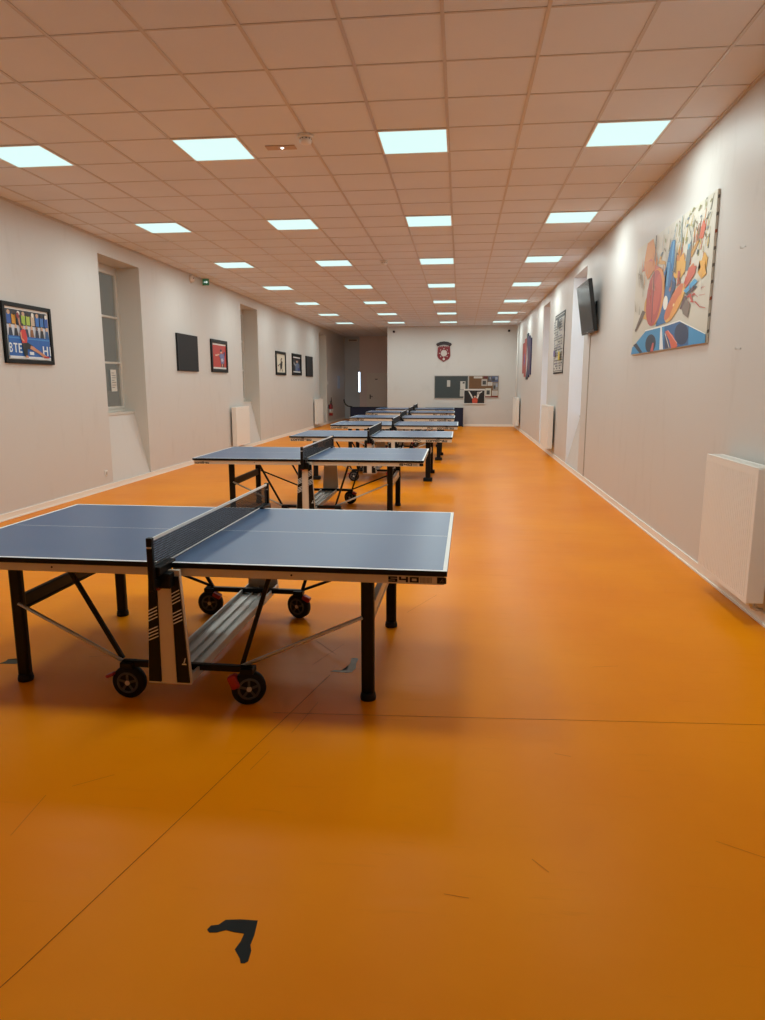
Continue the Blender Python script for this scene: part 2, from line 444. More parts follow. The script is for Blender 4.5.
PAINT=[
('d8913f',[(0.173,0.984),(0.264,0.988),(0.313,0.874),(0.365,0.745),(0.299,0.702),(0.132,0.754),(0.145,0.864)]),
('c9664a',[(0.152,0.808),(0.251,0.827),(0.309,0.755),(0.409,0.696),(0.435,0.659),(0.123,0.758)]),
('3a332e',[(0.302,0.998),(0.31,0.763),(0.316,0.761),(0.317,0.995)]),
('d3a04a',[(0.365,0.745),(0.394,0.81),(0.409,0.755),(0.463,0.728),(0.466,0.702),(0.397,0.725)]),
('2f77b0',[(0.537,0.862),(0.581,0.848),(0.587,0.74),(0.58,0.613),(0.476,0.645),(0.508,0.769)]),
('5ba3cf',[(0.557,0.851),(0.537,0.647),(0.548,0.642),(0.573,0.843)]),
('4a86b5',[(0.572,0.929),(0.558,0.859),(0.561,0.858),(0.577,0.927)]),
('8fa3a8',[(0.645,0.998),(0.655,0.746),(0.666,0.742),(0.651,0.997)]),
('e0a23a',[(0.649,0.688),(0.701,0.71),(0.718,0.618),(0.708,0.572),(0.601,0.607),(0.61,0.662)]),
('c97f39',[(0.595,0.659),(0.634,0.754),(0.655,0.685),(0.641,0.594)]),
('6a7479',[(0.736,0.715),(0.777,0.777),(0.779,0.641),(0.765,0.555),(0.728,0.566),(0.729,0.659)]),
('62a6c4',[(0.742,0.756),(0.736,0.717),(0.75,0.709),(0.768,0.742)]),
('4d524f',[(0.852,0.637),(0.864,0.667),(0.846,0.676),(0.84,0.642)]),
('c4562f',[(0.867,0.82),(0.885,0.861),(0.915,0.807),(0.896,0.728),(0.855,0.745),(0.861,0.781)]),
('b8863a',[(0.835,0.735),(0.862,0.732),(0.811,0.659),(0.789,0.638),(0.778,0.653),(0.81,0.717)]),
('d9a137',[(0.892,0.567),(0.923,0.629),(0.958,0.579),(0.953,0.526),(0.946,0.497),(0.902,0.511)]),
('c96f3a',[(0.787,0.58),(0.813,0.593),(0.841,0.548),(0.837,0.532),(0.767,0.554)]),
('8c8a5a',[(0.84,0.981),(0.822,0.947),(0.83,0.94),(0.857,0.968)]),
('8c8a5a',[(0.771,0.998),(0.751,0.973),(0.763,0.965),(0.793,0.984)]),
('8c8a5a',[(0.949,0.967),(0.934,0.95),(0.941,0.944),(0.962,0.956)]),
('5b6152',[(0.903,0.996),(0.897,0.986),(0.901,0.982),(0.912,0.989)]),
('8c8a5a',[(0.745,0.971),(0.721,0.959),(0.728,0.952),(0.759,0.958)]),
('8c8a5a',[(0.717,0.907),(0.746,0.843),(0.754,0.841),(0.733,0.901)]),
('8c8a5a',[(0.793,0.903),(0.786,0.849),(0.791,0.846),(0.805,0.897)]),
('8c8a5a',[(0.666,0.833),(0.67,0.786),(0.678,0.782),(0.683,0.825)]),
('8c8a5a',[(0.715,0.814),(0.707,0.772),(0.717,0.767),(0.734,0.804)]),
('5b6152',[(0.948,0.88),(0.903,0.846),(0.907,0.843),(0.954,0.875)]),
('5b6152',[(0.955,0.736),(0.92,0.709),(0.923,0.707),(0.96,0.732)]),
('5b6152',[(0.751,0.842),(0.765,0.793),(0.769,0.791),(0.76,0.838)]),
('7d6a4a',[(0.628,0.963),(0.63,0.955),(0.627,0.952),(0.621,0.957),(0.615,0.967),(0.612,0.976),(0.615,0.979),(0.621,0.973)]),
('a0a070',[(0.592,0.955),(0.59,0.947),(0.584,0.946),(0.578,0.952),(0.576,0.963),(0.578,0.971),(0.584,0.971),(0.59,0.965)]),
('6f7f86',[(0.723,0.888),(0.714,0.883),(0.706,0.885),(0.703,0.891),(0.706,0.9),(0.715,0.905),(0.723,0.904),(0.726,0.897)]),
('7d6a4a',[(0.833,0.823),(0.836,0.81),(0.833,0.805),(0.824,0.812),(0.816,0.828),(0.812,0.84),(0.815,0.844),(0.824,0.837)]),
('a0a070',[(0.908,0.952),(0.906,0.94),(0.902,0.937),(0.898,0.944),(0.897,0.958),(0.899,0.969),(0.903,0.972),(0.906,0.965)]),
('6f7f86',[(0.864,0.889),(0.859,0.886),(0.853,0.887),(0.85,0.893),(0.852,0.898),(0.858,0.901),(0.864,0.9),(0.866,0.895)]),
('7d6a4a',[(0.826,0.867),(0.829,0.858),(0.825,0.855),(0.818,0.861),(0.811,0.872),(0.809,0.882),(0.812,0.884),(0.819,0.878)]),
('a0a070',[(0.784,0.863),(0.781,0.855),(0.775,0.854),(0.768,0.861),(0.765,0.872),(0.769,0.881),(0.775,0.882),(0.782,0.874)]),
('6f7f86',[(0.937,0.781),(0.93,0.775),(0.924,0.775),(0.923,0.781),(0.927,0.789),(0.935,0.795),(0.941,0.796),(0.941,0.79)]),
('7d6a4a',[(0.923,0.742),(0.928,0.728),(0.926,0.723),(0.919,0.731),(0.911,0.746),(0.906,0.76),(0.908,0.766),(0.915,0.758)]),
('a0a070',[(0.847,0.787),(0.844,0.781),(0.839,0.781),(0.833,0.786),(0.831,0.794),(0.833,0.8),(0.839,0.8),(0.845,0.795)]),
('6f7f86',[(0.729,0.936),(0.722,0.932),(0.713,0.935),(0.708,0.942),(0.711,0.949),(0.719,0.953),(0.728,0.951),(0.732,0.944)]),
('7d6a4a',[(0.458,0.82),(0.463,0.808),(0.461,0.803),(0.453,0.809),(0.444,0.824),(0.439,0.837),(0.442,0.842),(0.449,0.835)]),
('a0a070',[(0.458,0.893),(0.455,0.881),(0.449,0.878),(0.442,0.886),(0.44,0.901),(0.443,0.913),(0.45,0.915),(0.456,0.906)]),
('6f7f86',[(0.42,0.798),(0.407,0.79),(0.395,0.79),(0.392,0.799),(0.4,0.811),(0.413,0.819),(0.424,0.819),(0.427,0.81)]),
('7d6a4a',[(0.635,0.724),(0.637,0.716),(0.631,0.714),(0.622,0.719),(0.615,0.728),(0.613,0.737),(0.619,0.739),(0.628,0.734)]),
('d2873f',[(0.137,0.84),(0.322,0.777),(0.322,0.713),(0.216,0.652),(0.17,0.723)]),
('9b8a70',[(0.036,0.767),(0.086,0.623),(0.09,0.622),(0.044,0.765)]),
('9b8a70',[(0.068,0.75),(0.117,0.606),(0.121,0.605),(0.076,0.748)]),
('9b8a70',[(0.089,0.738),(0.138,0.595),(0.142,0.594),(0.097,0.736)]),
('9b8a70',[(0.11,0.727),(0.158,0.583),(0.162,0.582),(0.117,0.725)]),
('dca63e',[(0.607,0.679),(0.73,0.637),(0.729,0.562),(0.679,0.525),(0.586,0.56),(0.598,0.632)]),
('b4503a',[(0.643,0.593),(0.643,0.494),(0.684,0.482),(0.673,0.583)]),
('c65a3f',[(0.768,0.577),(0.85,0.562),(0.842,0.511),(0.754,0.435),(0.724,0.475),(0.755,0.534)]),
('e0a53a',[(0.878,0.586),(0.938,0.565),(0.941,0.521),(0.957,0.472),(0.911,0.452),(0.868,0.507),(0.896,0.536)]),
('2d69a3',[(0.506,0.714),(0.541,0.702),(0.574,0.607),(0.628,0.506),(0.576,0.411),(0.541,0.219),(0.392,0.213),(0.421,0.313),(0.488,0.441),(0.46,0.634)]),
('4d93c6',[(0.502,0.707),(0.501,0.517),(0.523,0.51),(0.536,0.694)]),
('25436e',[(0.559,0.552),(0.628,0.506),(0.62,0.459),(0.575,0.42),(0.545,0.487)]),
('b8694f',[(0.571,0.472),(0.567,0.463),(0.559,0.459),(0.551,0.462),(0.545,0.471),(0.544,0.482),(0.549,0.491),(0.557,0.495),(0.565,0.492),(0.571,0.483)]),
('d1a045',[(0.19,0.456),(0.214,0.499),(0.247,0.29),(0.184,0.321)]),
('6b5340',[(0.16,0.396),(0.043,0.227),(0.067,0.218),(0.222,0.37)]),
('d98d3c',[(0.482,0.429),(0.472,0.376),(0.455,0.327),(0.433,0.285),(0.405,0.253),(0.375,0.233),(0.343,0.227),(0.312,0.234),(0.283,0.255),(0.257,0.29),(0.238,0.336),(0.227,0.391),(0.223,0.451),(0.228,0.51),(0.241,0.568),(0.26,0.618),(0.285,0.658),(0.315,0.687),(0.346,0.702),(0.377,0.703),(0.407,0.692),(0.434,0.668),(0.456,0.633),(0.472,0.589),(0.482,0.538),(0.486,0.484)]),
('b9483a',[(0.449,0.431),(0.44,0.378),(0.426,0.329),(0.406,0.288),(0.383,0.256),(0.356,0.236),(0.327,0.228),(0.299,0.235),(0.272,0.255),(0.249,0.289),(0.231,0.333),(0.219,0.386),(0.215,0.443),(0.218,0.502),(0.228,0.557),(0.244,0.607),(0.266,0.647),(0.292,0.676),(0.319,0.693),(0.348,0.696),(0.375,0.685),(0.399,0.662),(0.42,0.629),(0.436,0.587),(0.446,0.537),(0.45,0.485)]),
('c9573f',[(0.425,0.471),(0.416,0.421),(0.403,0.378),(0.388,0.343),(0.371,0.323),(0.355,0.319),(0.341,0.331),(0.331,0.359),(0.325,0.4),(0.325,0.449),(0.33,0.502),(0.339,0.553),(0.353,0.597),(0.369,0.63),(0.385,0.648),(0.4,0.65),(0.414,0.637),(0.423,0.609),(0.429,0.57),(0.429,0.522)]),
('5d2a28',[(0.31,0.694),(0.322,0.258),(0.33,0.256),(0.322,0.69)]),
('f0efe6',[(0.541,0.374),(0.538,0.354),(0.531,0.337),(0.521,0.328),(0.509,0.326),(0.497,0.334),(0.487,0.349),(0.481,0.37),(0.479,0.392),(0.482,0.413),(0.489,0.43),(0.5,0.44),(0.512,0.44),(0.524,0.432),(0.533,0.417),(0.539,0.397)]),
('dfae55',[(0.698,0.323),(0.673,0.293),(0.647,0.267),(0.618,0.245),(0.591,0.229),(0.565,0.22),(0.544,0.219),(0.528,0.226),(0.519,0.24),(0.517,0.262),(0.522,0.289),(0.534,0.32),(0.553,0.351),(0.576,0.383),(0.602,0.413),(0.63,0.438),(0.658,0.457),(0.684,0.471),(0.707,0.477),(0.725,0.476),(0.739,0.469),(0.747,0.455),(0.749,0.435),(0.745,0.411),(0.734,0.383),(0.719,0.353)]),
('d06e39',[(0.665,0.342),(0.641,0.314),(0.616,0.289),(0.59,0.267),(0.565,0.25),(0.543,0.241),(0.525,0.239),(0.513,0.245),(0.506,0.258),(0.506,0.277),(0.514,0.301),(0.527,0.33),(0.545,0.36),(0.568,0.39),(0.593,0.418),(0.618,0.443),(0.643,0.462),(0.667,0.475),(0.687,0.483),(0.703,0.483),(0.714,0.477),(0.719,0.465),(0.719,0.448),(0.713,0.424),(0.702,0.399),(0.685,0.371)]),
('e29a3f',[(0.674,0.306),(0.651,0.278),(0.628,0.254),(0.606,0.236),(0.588,0.226),(0.576,0.225),(0.57,0.234),(0.574,0.25),(0.584,0.274),(0.6,0.302),(0.621,0.331),(0.644,0.359),(0.668,0.382),(0.688,0.398),(0.705,0.406),(0.716,0.407),(0.72,0.398),(0.718,0.382),(0.709,0.361),(0.694,0.334)]),
('f3d9a0',[(0.628,0.338),(0.622,0.331),(0.614,0.33),(0.61,0.336),(0.612,0.345),(0.619,0.352),(0.626,0.353),(0.63,0.347)]),
('2c2f36',[(0.773,0.371),(0.876,0.408),(0.857,0.425),(0.749,0.393)]),
('4b9bc9',[(0.762,0.393),(0.88,0.444),(0.843,0.475),(0.729,0.419)]),
('7c6a5c',[(0.719,0.303),(0.764,0.357),(0.819,0.301),(0.8,0.207),(0.739,0.25)]),
('5a3436',[(0.746,0.382),(0.699,0.293),(0.717,0.285),(0.777,0.366)]),
('c24a37',[(0.781,0.355),(0.862,0.36),(0.856,0.37),(0.77,0.37)]),
('c24a37',[(0.785,0.381),(0.835,0.308),(0.85,0.308),(0.81,0.38)]),
('c24a37',[(0.817,0.316),(0.866,0.303),(0.866,0.308),(0.817,0.326)]),
('c24a37',[(0.861,0.308),(0.915,0.259),(0.92,0.262),(0.87,0.311)]),
('c24a37',[(0.917,0.257),(0.974,0.24),(0.974,0.244),(0.918,0.264)]),
('c24a37',[(0.831,0.378),(0.89,0.333),(0.893,0.335),(0.837,0.38)]),
('c24a37',[(0.921,0.394),(0.918,0.376),(0.922,0.375),(0.926,0.392)]),
('c24a37',[(0.903,0.341),(0.963,0.334),(0.962,0.336),(0.901,0.345)]),
('c24a37',[(0.93,0.386),(0.957,0.387),(0.956,0.389),(0.929,0.39)]),
('3b8fc4',[(0.002,0.009),(0.016,0.072),(0.238,0.195),(0.529,0.197),(0.712,0.2),(0.998,0.06),(0.998,0.002),(0.755,0.006),(0.514,0.006)]),
('2a5f97',[(0.522,0.197),(0.712,0.198),(0.821,0.14),(0.831,0.008),(0.755,0.007),(0.517,0.01)]),
('262f52',[(0.823,0.088),(0.823,0.066),(0.816,0.046),(0.804,0.03),(0.786,0.02),(0.765,0.016),(0.742,0.018),(0.719,0.028),(0.697,0.043),(0.679,0.063),(0.666,0.087),(0.659,0.111),(0.66,0.134),(0.668,0.155),(0.681,0.171),(0.7,0.18),(0.722,0.184),(0.746,0.18),(0.769,0.169),(0.789,0.153),(0.806,0.134),(0.817,0.111)]),
('20263d',[(0.413,0.061),(0.407,0.037),(0.395,0.017),(0.376,0.002),(0.353,0.002),(0.328,0.002),(0.303,0.002),(0.28,0.017),(0.263,0.038),(0.252,0.063),(0.25,0.089),(0.256,0.114),(0.27,0.134),(0.289,0.149),(0.313,0.156),(0.339,0.155),(0.363,0.146),(0.385,0.13),(0.401,0.11),(0.41,0.086)]),
('c45a55',[(0.362,0.079),(0.335,0.007),(0.38,0.002),(0.383,0.075)]),
('232a40',[(0.036,0.095),(0.166,0.003),(0.206,0.014),(0.092,0.109)]),
('e8eef0',[(0.465,0.202),(0.471,0.01),(0.525,0.005),(0.484,0.199)]),
('2c3354',[(0.529,0.134),(0.566,0.103),(0.619,0.006),(0.548,0.008)]),
('ded9d0',[(0.532,0.133),(0.6,0.011),(0.608,0.011),(0.541,0.133)]),
('d2603f',[(0.535,0.146),(0.569,0.153),(0.643,0.101),(0.708,0.017),(0.692,0.002),(0.631,0.002),(0.599,0.072)]),
('e9a08a',[(0.567,0.151),(0.695,0.033),(0.703,0.036),(0.576,0.153)]),
('f2f0e8',[(0.237,0.196),(0.554,0.192),(0.548,0.203),(0.23,0.207)]),
('f2f0e8',[(0.555,0.192),(0.715,0.197),(0.709,0.207),(0.548,0.203)]),
('f2f0e8',[(0.708,0.199),(0.998,0.059),(0.998,0.066),(0.715,0.206)]),
]
# ---------------------------------------------------------------- ceiling lights
ordn = ['left wall', 'second from the left wall', 'second from the right wall', 'right wall']
rown = {-1: 'overhead row above the viewer, out of view', 0: 'row above the nearest table', 1: 'nearest visible row', 2: 'second visible row', 3: 'third visible row', 4: 'fourth visible row',
        5: 'fifth visible row', 6: 'sixth visible row', 7: 'farthest row before the end wall'}
def make_light():
    t = thing('ceiling_light', '', 'ceiling light', group='square ceiling light panels')
    a = TILE / 2
    f = MB()
    for (x0, x1, y0, y1) in ((-a, a, -a, -a + 0.016), (-a, a, a - 0.016, a), (-a, -a + 0.016, -a + 0.016, a - 0.016), (a - 0.016, a, -a + 0.016, a - 0.016)):
        f.box(x0, x1, y0, y1, -0.012, -0.001)
    f.build('frame', M_white, t)
    d = MB(); b = a - 0.016
    d.box(-b, b, -b, b, -0.008, -0.0015); d.build('diffuser', M_lamp, t)
    la = bpy.data.lights.new('lamp', 'AREA'); la.shape = 'SQUARE'; la.size = 2 * b
    la.energy = LAMP * PI * (2 * b) ** 2; la.color = (0.86, 1.0, 0.985)
    lo = bpy.data.objects.new('lamp', la); C.objects.link(lo); lo.parent = t; lo.location = (0, 0, -0.016)
    return t
l0 = make_light(); used = False
for r in LIGHT_ROWS:
    for c in range(4):
        t = l0 if not used else copy_tree(l0)
        used = True
        t.location = (GX + TILE / 2 + (c - 2) * 3 * TILE, GY + TILE / 2 + (r - 1) * 5 * TILE, H)
        t['label'] = 'square ceiling light, %s column, %s' % (['left wall', 'second left', 'second right', 'right wall'][c], rown[r])

# ---------------------------------------------------------------- table tennis tables
def glyph540(fn, parent):
    """Wide angular figures 5 4 0, a block of fine bars and a square badge on the apron."""
    mb = MB()
    def rect(x0, z0, x1, z1, mi=0): mb.face([fn(x0, z0), fn(x1, z0), fn(x1, z1), fn(x0, z1)], mi)
    t = 0.0074; w = 0.043; h = 0.027
    x = 0.0   # 5
    rect(x, h - t, x + w, h); rect(x, h / 2 - t / 2, x + t * 1.4, h - t); rect(x + t * 1.4, h / 2 - t / 2, x + w, h / 2 + t / 2); rect(x + w - t * 1.4, t, x + w, h / 2 - t / 2); rect(x, 0, x + w, t)
    x += w + 0.008   # 4
    rect(x, h / 2 - t / 2, x + t * 1.4, h); rect(x + t * 1.4, h / 2 - t / 2, x + w - t * 1.4, h / 2 + t / 2); rect(x + w - t * 1.4, 0, x + w, h)
    x += w + 0.008   # 0
    rect(x, 0, x + w, t); rect(x, h - t, x + w, h); rect(x, t, x + t * 1.4, h - t); rect(x + w - t * 1.4, t, x + w, h - t)
    x += w + 0.008
    mb.build('lettering', M_black, parent)
    mb = MB()
    for k in range(9): rect(x + k * 0.0062, 0.0, x + k * 0.0062 + 0.003, h, 0)
    mb.build('bar_mark', mat('lettering_grey', '7b7268', 0.5), parent)
    mb = MB(); x += 0.078       # badge
    rect(x, -0.002, x + 0.044, h + 0.002)
    mb.face([fn(x + 0.012, 0.006), fn(x + 0.018, 0.006), fn(x + 0.030, 0.022), fn(x + 0.024, 0.022)], 1)
    mb.face([fn(x + 0.024, 0.006), fn(x + 0.031, 0.006), fn(x + 0.031, 0.015), fn(x + 0.027, 0.013)], 1)
    return mb.build('badge', [M_black, mat('lettering_grey', '7b7268', 0.5)], parent)

def make_table(kind, label):
    T = thing('table_tennis_table', label, 'table', group='blue table tennis tables')
    HX, HY, ZT = 1.37, 0.7625, 0.76
    for s in (-1, 1):
        # playing surface: one board per half with its white lines
        a, b = (0.002, HX) if s > 0 else (-HX, -0.002)
        mb = MB(); mb.box(a, b, -HY, HY, ZT - 0.027, ZT - 0.0006, 1, 0.002)
        lw = 0.02; z = ZT
        mb.face([(a, -HY + lw, z), (b, -HY + lw, z), (b, HY - lw, z), (a, HY - lw, z)], 0)
        mb.face([(a, -HY, z), (b, -HY, z), (b, -HY + lw, z), (a, -HY + lw, z)], 2)
        mb.face([(a, HY - lw, z), (b, HY - lw, z), (b, HY, z), (a, HY, z)], 2)
        e0, e1 = (b - lw, b) if s > 0 else (a, a + lw)
        mb.face([(e0, -HY + lw, z + 0.0003), (e1, -HY + lw, z + 0.0003), (e1, HY - lw, z + 0.0003), (e0, HY - lw, z + 0.0003)], 2)
        mb.face([(a, -0.002, z + 0.0003), (b, -0.002, z + 0.0003), (b, 0.002, z + 0.0003), (a, 0.002, z + 0.0003)], 2)
        mb.build('tabletop', [M_blue, M_black, M_line], T)
        # metal apron under the edge
        i = 0.012; zt, zb = ZT - 0.027, ZT - (0.071 if kind == 'a' else 0.086)
        a2, b2 = (0.02, HX - i) if s > 0 else (-HX + i, -0.02)
        mb = MB()
        mb.box(a2, b2, -HY + i, -HY + i + 0.02, zb, zt, 0, 0.003); mb.box(a2, b2, HY - i - 0.02, HY - i, zb, zt, 0, 0.003)
        e = (b2 - 0.02, b2) if s > 0 else (a2, a2 + 0.02)
        mb.box(e[0], e[1], -HY + i + 0.02, HY - i - 0.02, zb, zt, 0, 0.003)
        for q in (0.33, 0.66):
            xx = a2 + (b2 - a2) * q; mb.box(xx - 0.015, xx + 0.015, -HY + i + 0.02, HY - i - 0.02, zb + 0.008, zt)
        mb.tube([(s * 0.62, -HY + i - 0.002, ZT - 0.047), (s * 0.62, -HY + i + 0.004, ZT - 0.047)], 0.005, 8, 1)
        ap = mb.build('apron', [M_apron, M_black], T)
        yf = -HY + i - 0.0012
        if kind == 'a':
            if s > 0: glyph540(lambda u, v: Vector((1.092 + u, yf, ZT - 0.0625 + v)), ap)
        else:
            x0 = 0.93 if s > 0 else -1.345
            text_object('lettering', 'cornilleau', 0.074, M_black, ap, lambda u, v: Vector((x0 + u, yf, ZT - 0.079 + v)), sx=1.22)
            if s > 0: text_object('lettering', 'PRO', 0.05, M_black, ap, lambda u, v: Vector((0.72 + u, yf, ZT - 0.076 + v)), sx=1.3)
            # legs, feet and the profile joining each pair
        lw2 = 0.034 if kind == 'a' else 0.042
        for sy in (-1, 1):
            cx, cy = s * 0.964, sy * 0.552
            mb = MB(); mb.box(cx - lw2, cx + lw2, cy - 0.022, cy + 0.022, 0.03, ZT - 0.027, 0, 0.012)
            lg = mb.build('leg', M_black, T)
            mb = MB()
            if kind == 'a': mb.lathe([(0.040, 0), (0.042, 0.012), (0.038, 0.034), (0.034, 0.04)], (cx, cy, 0), (0, 0, 1), 20)
            else: mb.box(cx - 0.075, cx + 0.075, cy - 0.06, cy + 0.06, 0, 0.06, 0, 0.012)
            mb.build('foot', M_rubber, lg)
        mb = MB(); mb.box(s * 0.964 - 0.018, s * 0.964 + 0.018, -0.53, 0.53, 0.415, 0.485, 0, 0.006)
        mb.box(s * (0.964) - 0.022, s * 0.964 + 0.022, -0.53, 0.53, 0.405, 0.415)
        mb.build('leg_brace', M_apron if s > 0 else M_black, T)
        # folding struts and silver rods, near and far
        for sy in (-1, 1):
            y = sy * 0.655
            mb = MB(); mb.bar((s * (0.60 if s < 0 else 0.49), y, ZT - 0.06), (s * 0.325, y, 0.20), 0.022, 0.022, 0, 0.004); mb.build('strut', M_black, T)
            mb = MB(); mb.tube([(s * 0.94, sy * 0.585, 0.455), (s * 0.32, y + sy * 0.016, 0.195)], 0.010, 10); mb.build('rod', M_silver if sy < 0 else M_black, T)
    # U-shaped undercarriage: two end panels joined by a low beam, wheels on cross bars
    for sy in (-1, 1):
        o = Vector((0, sy * 0.81, 0))
        def P(x, z, dy=0.0): return (x, sy * (0.79 + dy), z)
        zb, zt = 0.148, 0.735
        mb = MB()
        mb.prism([P(-0.112, zb), P(0.112, zb), P(0.078, zt), P(-0.078, zt)], (0, sy * 0.022, 0), 0)
        for sx in (-1, 1):          # raised dark fins with slanted white stripes
            q = lambda z, k: sx * ((0.106 if k else 0.042) + ((0.074 if k else 0.037) - (0.106 if k else 0.042)) * (z - zb) / (zt - zb))
            mb.prism([P(q(zb + 0.012, 0), zb + 0.012, 0.022), P(q(zb + 0.012, 1), zb + 0.012, 0.022), P(q(zt - 0.03, 1), zt - 0.03, 0.022), P(q(zt - 0.03, 0), zt - 0.03, 0.022)], (0, sy * 0.010, 0), 1)
            for (g0, cnt) in ((0.385 if sx < 0 else 0.475, 4), (0.485 if sx < 0 else 0.59, 4)):
                for k in range(cnt):
                    z = g0 + k * 0.017 - (0.015 if g0 > 0.55 else 0)
                    xa, xb = sorted((q(z, 0), q(z, 1)))
                    mb.face([P(xa, z - 0.012, 0.0326), P(xb, z + 0.012, 0.0326), P(xb, z + 0.018, 0.0326), P(xa, z - 0.006, 0.0326)], 2)
        mb.prism([P(-0.038, zb + 0.006, 0.022), P(0.038, zb + 0.006, 0.022), P(0.034, zt - 0.08, 0.022), P(-0.034, zt - 0.08, 0.022)], (0, sy * 0.004, 0), 0)
        # small badge near the foot of the right fin
        mb.face([P(0.072, 0.255, 0.0327), P(0.098, 0.255, 0.0327), P(0.094, 0.262, 0.0327), P(0.074, 0.262, 0.0327)], 2)
        mb.face([P(0.080, 0.264, 0.0327), P(0.086, 0.264, 0.0327), P(0.094, 0.290, 0.0327), P(0.089, 0.290, 0.0327)], 2)
        mb.build('end_panel', [M_apron, M_black, M_line], T)
    mb = MB()
    mb.box(-0.11, 0.11, -0.79, 0.79, 0.150, 0.166, 0, 0.003)
    mb.box(-0.11, -0.098, -0.79, 0.79, 0.166, 0.196, 0, 0.003); mb.box(0.098, 0.11, -0.79, 0.79, 0.166, 0.196, 0, 0.003)
    for x in (-0.03, 0.03): mb.box(x - 0.004, x + 0.004, -0.78, 0.78, 0.166, 0.180)
    mb.build('beam', M_silver, T)
    for sy in (-1, 1):
        WX = (-0.283, 0.362) if sy < 0 else (-0.345, 0.300)
        y = -0.680 if sy < 0 else 0.650
        mb = MB(); mb.box(WX[0] - 0.03, WX[1] + 0.03, y - 0.016, y + 0.016, 0.172, 0.206, 0, 0.005)
        mb.build('cross_bar', M_black, T)
        for k, wx in enumerate(WX):
            a = (0.0, 0.38)[k] * (-1 if sy < 0 else 1)
            d = Vector((math.sin(a), math.cos(a), 0)); c = Vector((wx, y, 0.088))
            mb = MB()
            mb.lathe([(0.05, -0.024), (0.078, -0.024), (0.088, -0.016), (0.088, 0.016), (0.078, 0.024), (0.05, 0.024)], c, d, 28)
            wh = mb.build('wheel', M_rubber, T)
            for side in (-1, 1):
                mb = MB()
                mb.lathe([(0.058, side * 0.020), (0.058, side * 0.027), (0.050, side * 0.029), (0.046, side * 0.0255), (0.0461, side * 0.020)], c, d, 28)
                up = Vector((0, 0, 1)); rt = d.cross(up)
                for q in range(5):
                    th = 2 * PI * q / 5 + 0.3; v = rt * math.cos(th) + up * math.sin(th)
                    mb.bar(c + d * side * 0.026 + v * 0.008, c + d * side * 0.026 + v * 0.052, 0.012, 0.005, 0, 0, d)
                mb.lathe([(0.014, side * 0.022), (0.013, side * 0.031)], c, d, 14, 1)
                mb.build('hub', [mat('wheel_grey', '4a4a4b', 0.45), M_silver], wh)
            # fork and red brake pedal
            mb = MB(); mb.box(wx - 0.035, wx + 0.035, y - 0.034, y + 0.034, 0.168, 0.200, 0, 0.006)
            mb.box(wx - 0.02, wx + 0.02, y + 0.029, y + 0.035, 0.08, 0.18, 0, 0.002); mb.build('fork', M_black, wh)
            mb = MB(); sx = -1 if sy < 0 else 1
            if sy < 0 and k == 1: mb.obox(Vector((wx - 0.065, y - 0.03, 0.130)), (0.05, 0.05, 0.075), Matrix.Rotation(-0.4, 3, 'Y'), 0, 0.012)
            elif sy < 0: mb.obox(Vector((wx - 0.088, y - 0.03, 0.130)), (0.045, 0.035, 0.018), Matrix.Rotation(-0.4, 3, 'Y'), 0, 0.006)
            else: mb.obox(Vector((wx + 0.062, y - 0.03, 0.152)), (0.06, 0.05, 0.035), Matrix.Rotation(0.5, 3, 'Y'), 0, 0.010)
            mb.build('brake_pedal', M_red, wh)
    # net with tapes, cord and posts
    mb = MB(); z0, z1, ny = ZT + 0.004, ZT + 0.1425, 0.90
    nv = 140
    for k in range(nv + 1):
        y = -ny + 2 * ny * k / nv
        mb.box(-0.0008, 0.0008, y - 0.0022, y + 0.0022, z0, z1)
    for k in range(13):
        z = z0 + (z1 - z0) * k / 12
        mb.box(-0.0008, 0.0008, -ny, ny, z - 0.0020, z + 0.0020)
    net = mb.build('net', mat('net_cord', '101114', 0.7), T)
    mb = MB(); mb.box(-0.003, 0.003, -ny, ny, z1 - 0.004, z1 + 0.012, 0, 0.001); mb.build('net_tape', M_line, net)
    mb = MB(); mb.tube([(0, -ny, z0 + 0.002), (0, ny, z0 + 0.002)], 0.0035, 8); mb.build('net_cord', M_line, net)
    for sy in (-1, 1):
        mb = MB(); y = sy * 0.915
        mb.box(-0.018, 0.012, y - 0.014, y + 0.014, ZT - 0.10, ZT + 0.158, 0, 0.005)
        mb.box(-0.016, 0.01, y - 0.016, y + 0.016, ZT + 0.108, ZT + 0.116, 1, 0.002)
        po = mb.build('net_post', [M_black, M_silver], T)
        mb = MB()
        mb.box(-0.034, 0.060, min(sy * 0.765, sy * 0.862), max(sy * 0.765, sy * 0.862), ZT - 0.105, ZT - 0.03, 0, 0.006)
        mb.box(-0.016, 0.010, min(sy * 0.85, sy * 0.91), max(sy * 0.85, sy * 0.91), ZT - 0.095, ZT - 0.05, 0, 0.004)
        mb.box(-0.03, 0.03, min(sy * 0.72, sy * 0.90), max(sy * 0.72, sy * 0.90), ZT - 0.004, ZT + 0.012, 0, 0.004)
        mb.box(-0.03, 0.03, min(sy * 0.765, sy * 0.90), max(sy * 0.765, sy * 0.90), ZT - 0.03, ZT + 0.004, 0, 0.004)
        mb.box(-0.034, 0.0, sy * 0.84 - 0.02, sy * 0.84 + 0.02, ZT - 0.114, ZT - 0.105, 1)
        mb.build('net_clamp', [M_black, M_red], po)
    return T
def place(T, x, y0, rz):
    c, s = math.cos(rz), math.sin(rz)
    T.location = (x - s * 0.7625, y0 + c * 0.7625, 0); T.rotation_euler = (0, 0, rz)
t1 = make_table('a', 'blue table tennis table nearest the viewer, ')
t1['label'] = 'blue table tennis table nearest the viewer, number 540 on its apron'
place(t1, -1.414, 3.151, -0.0115)
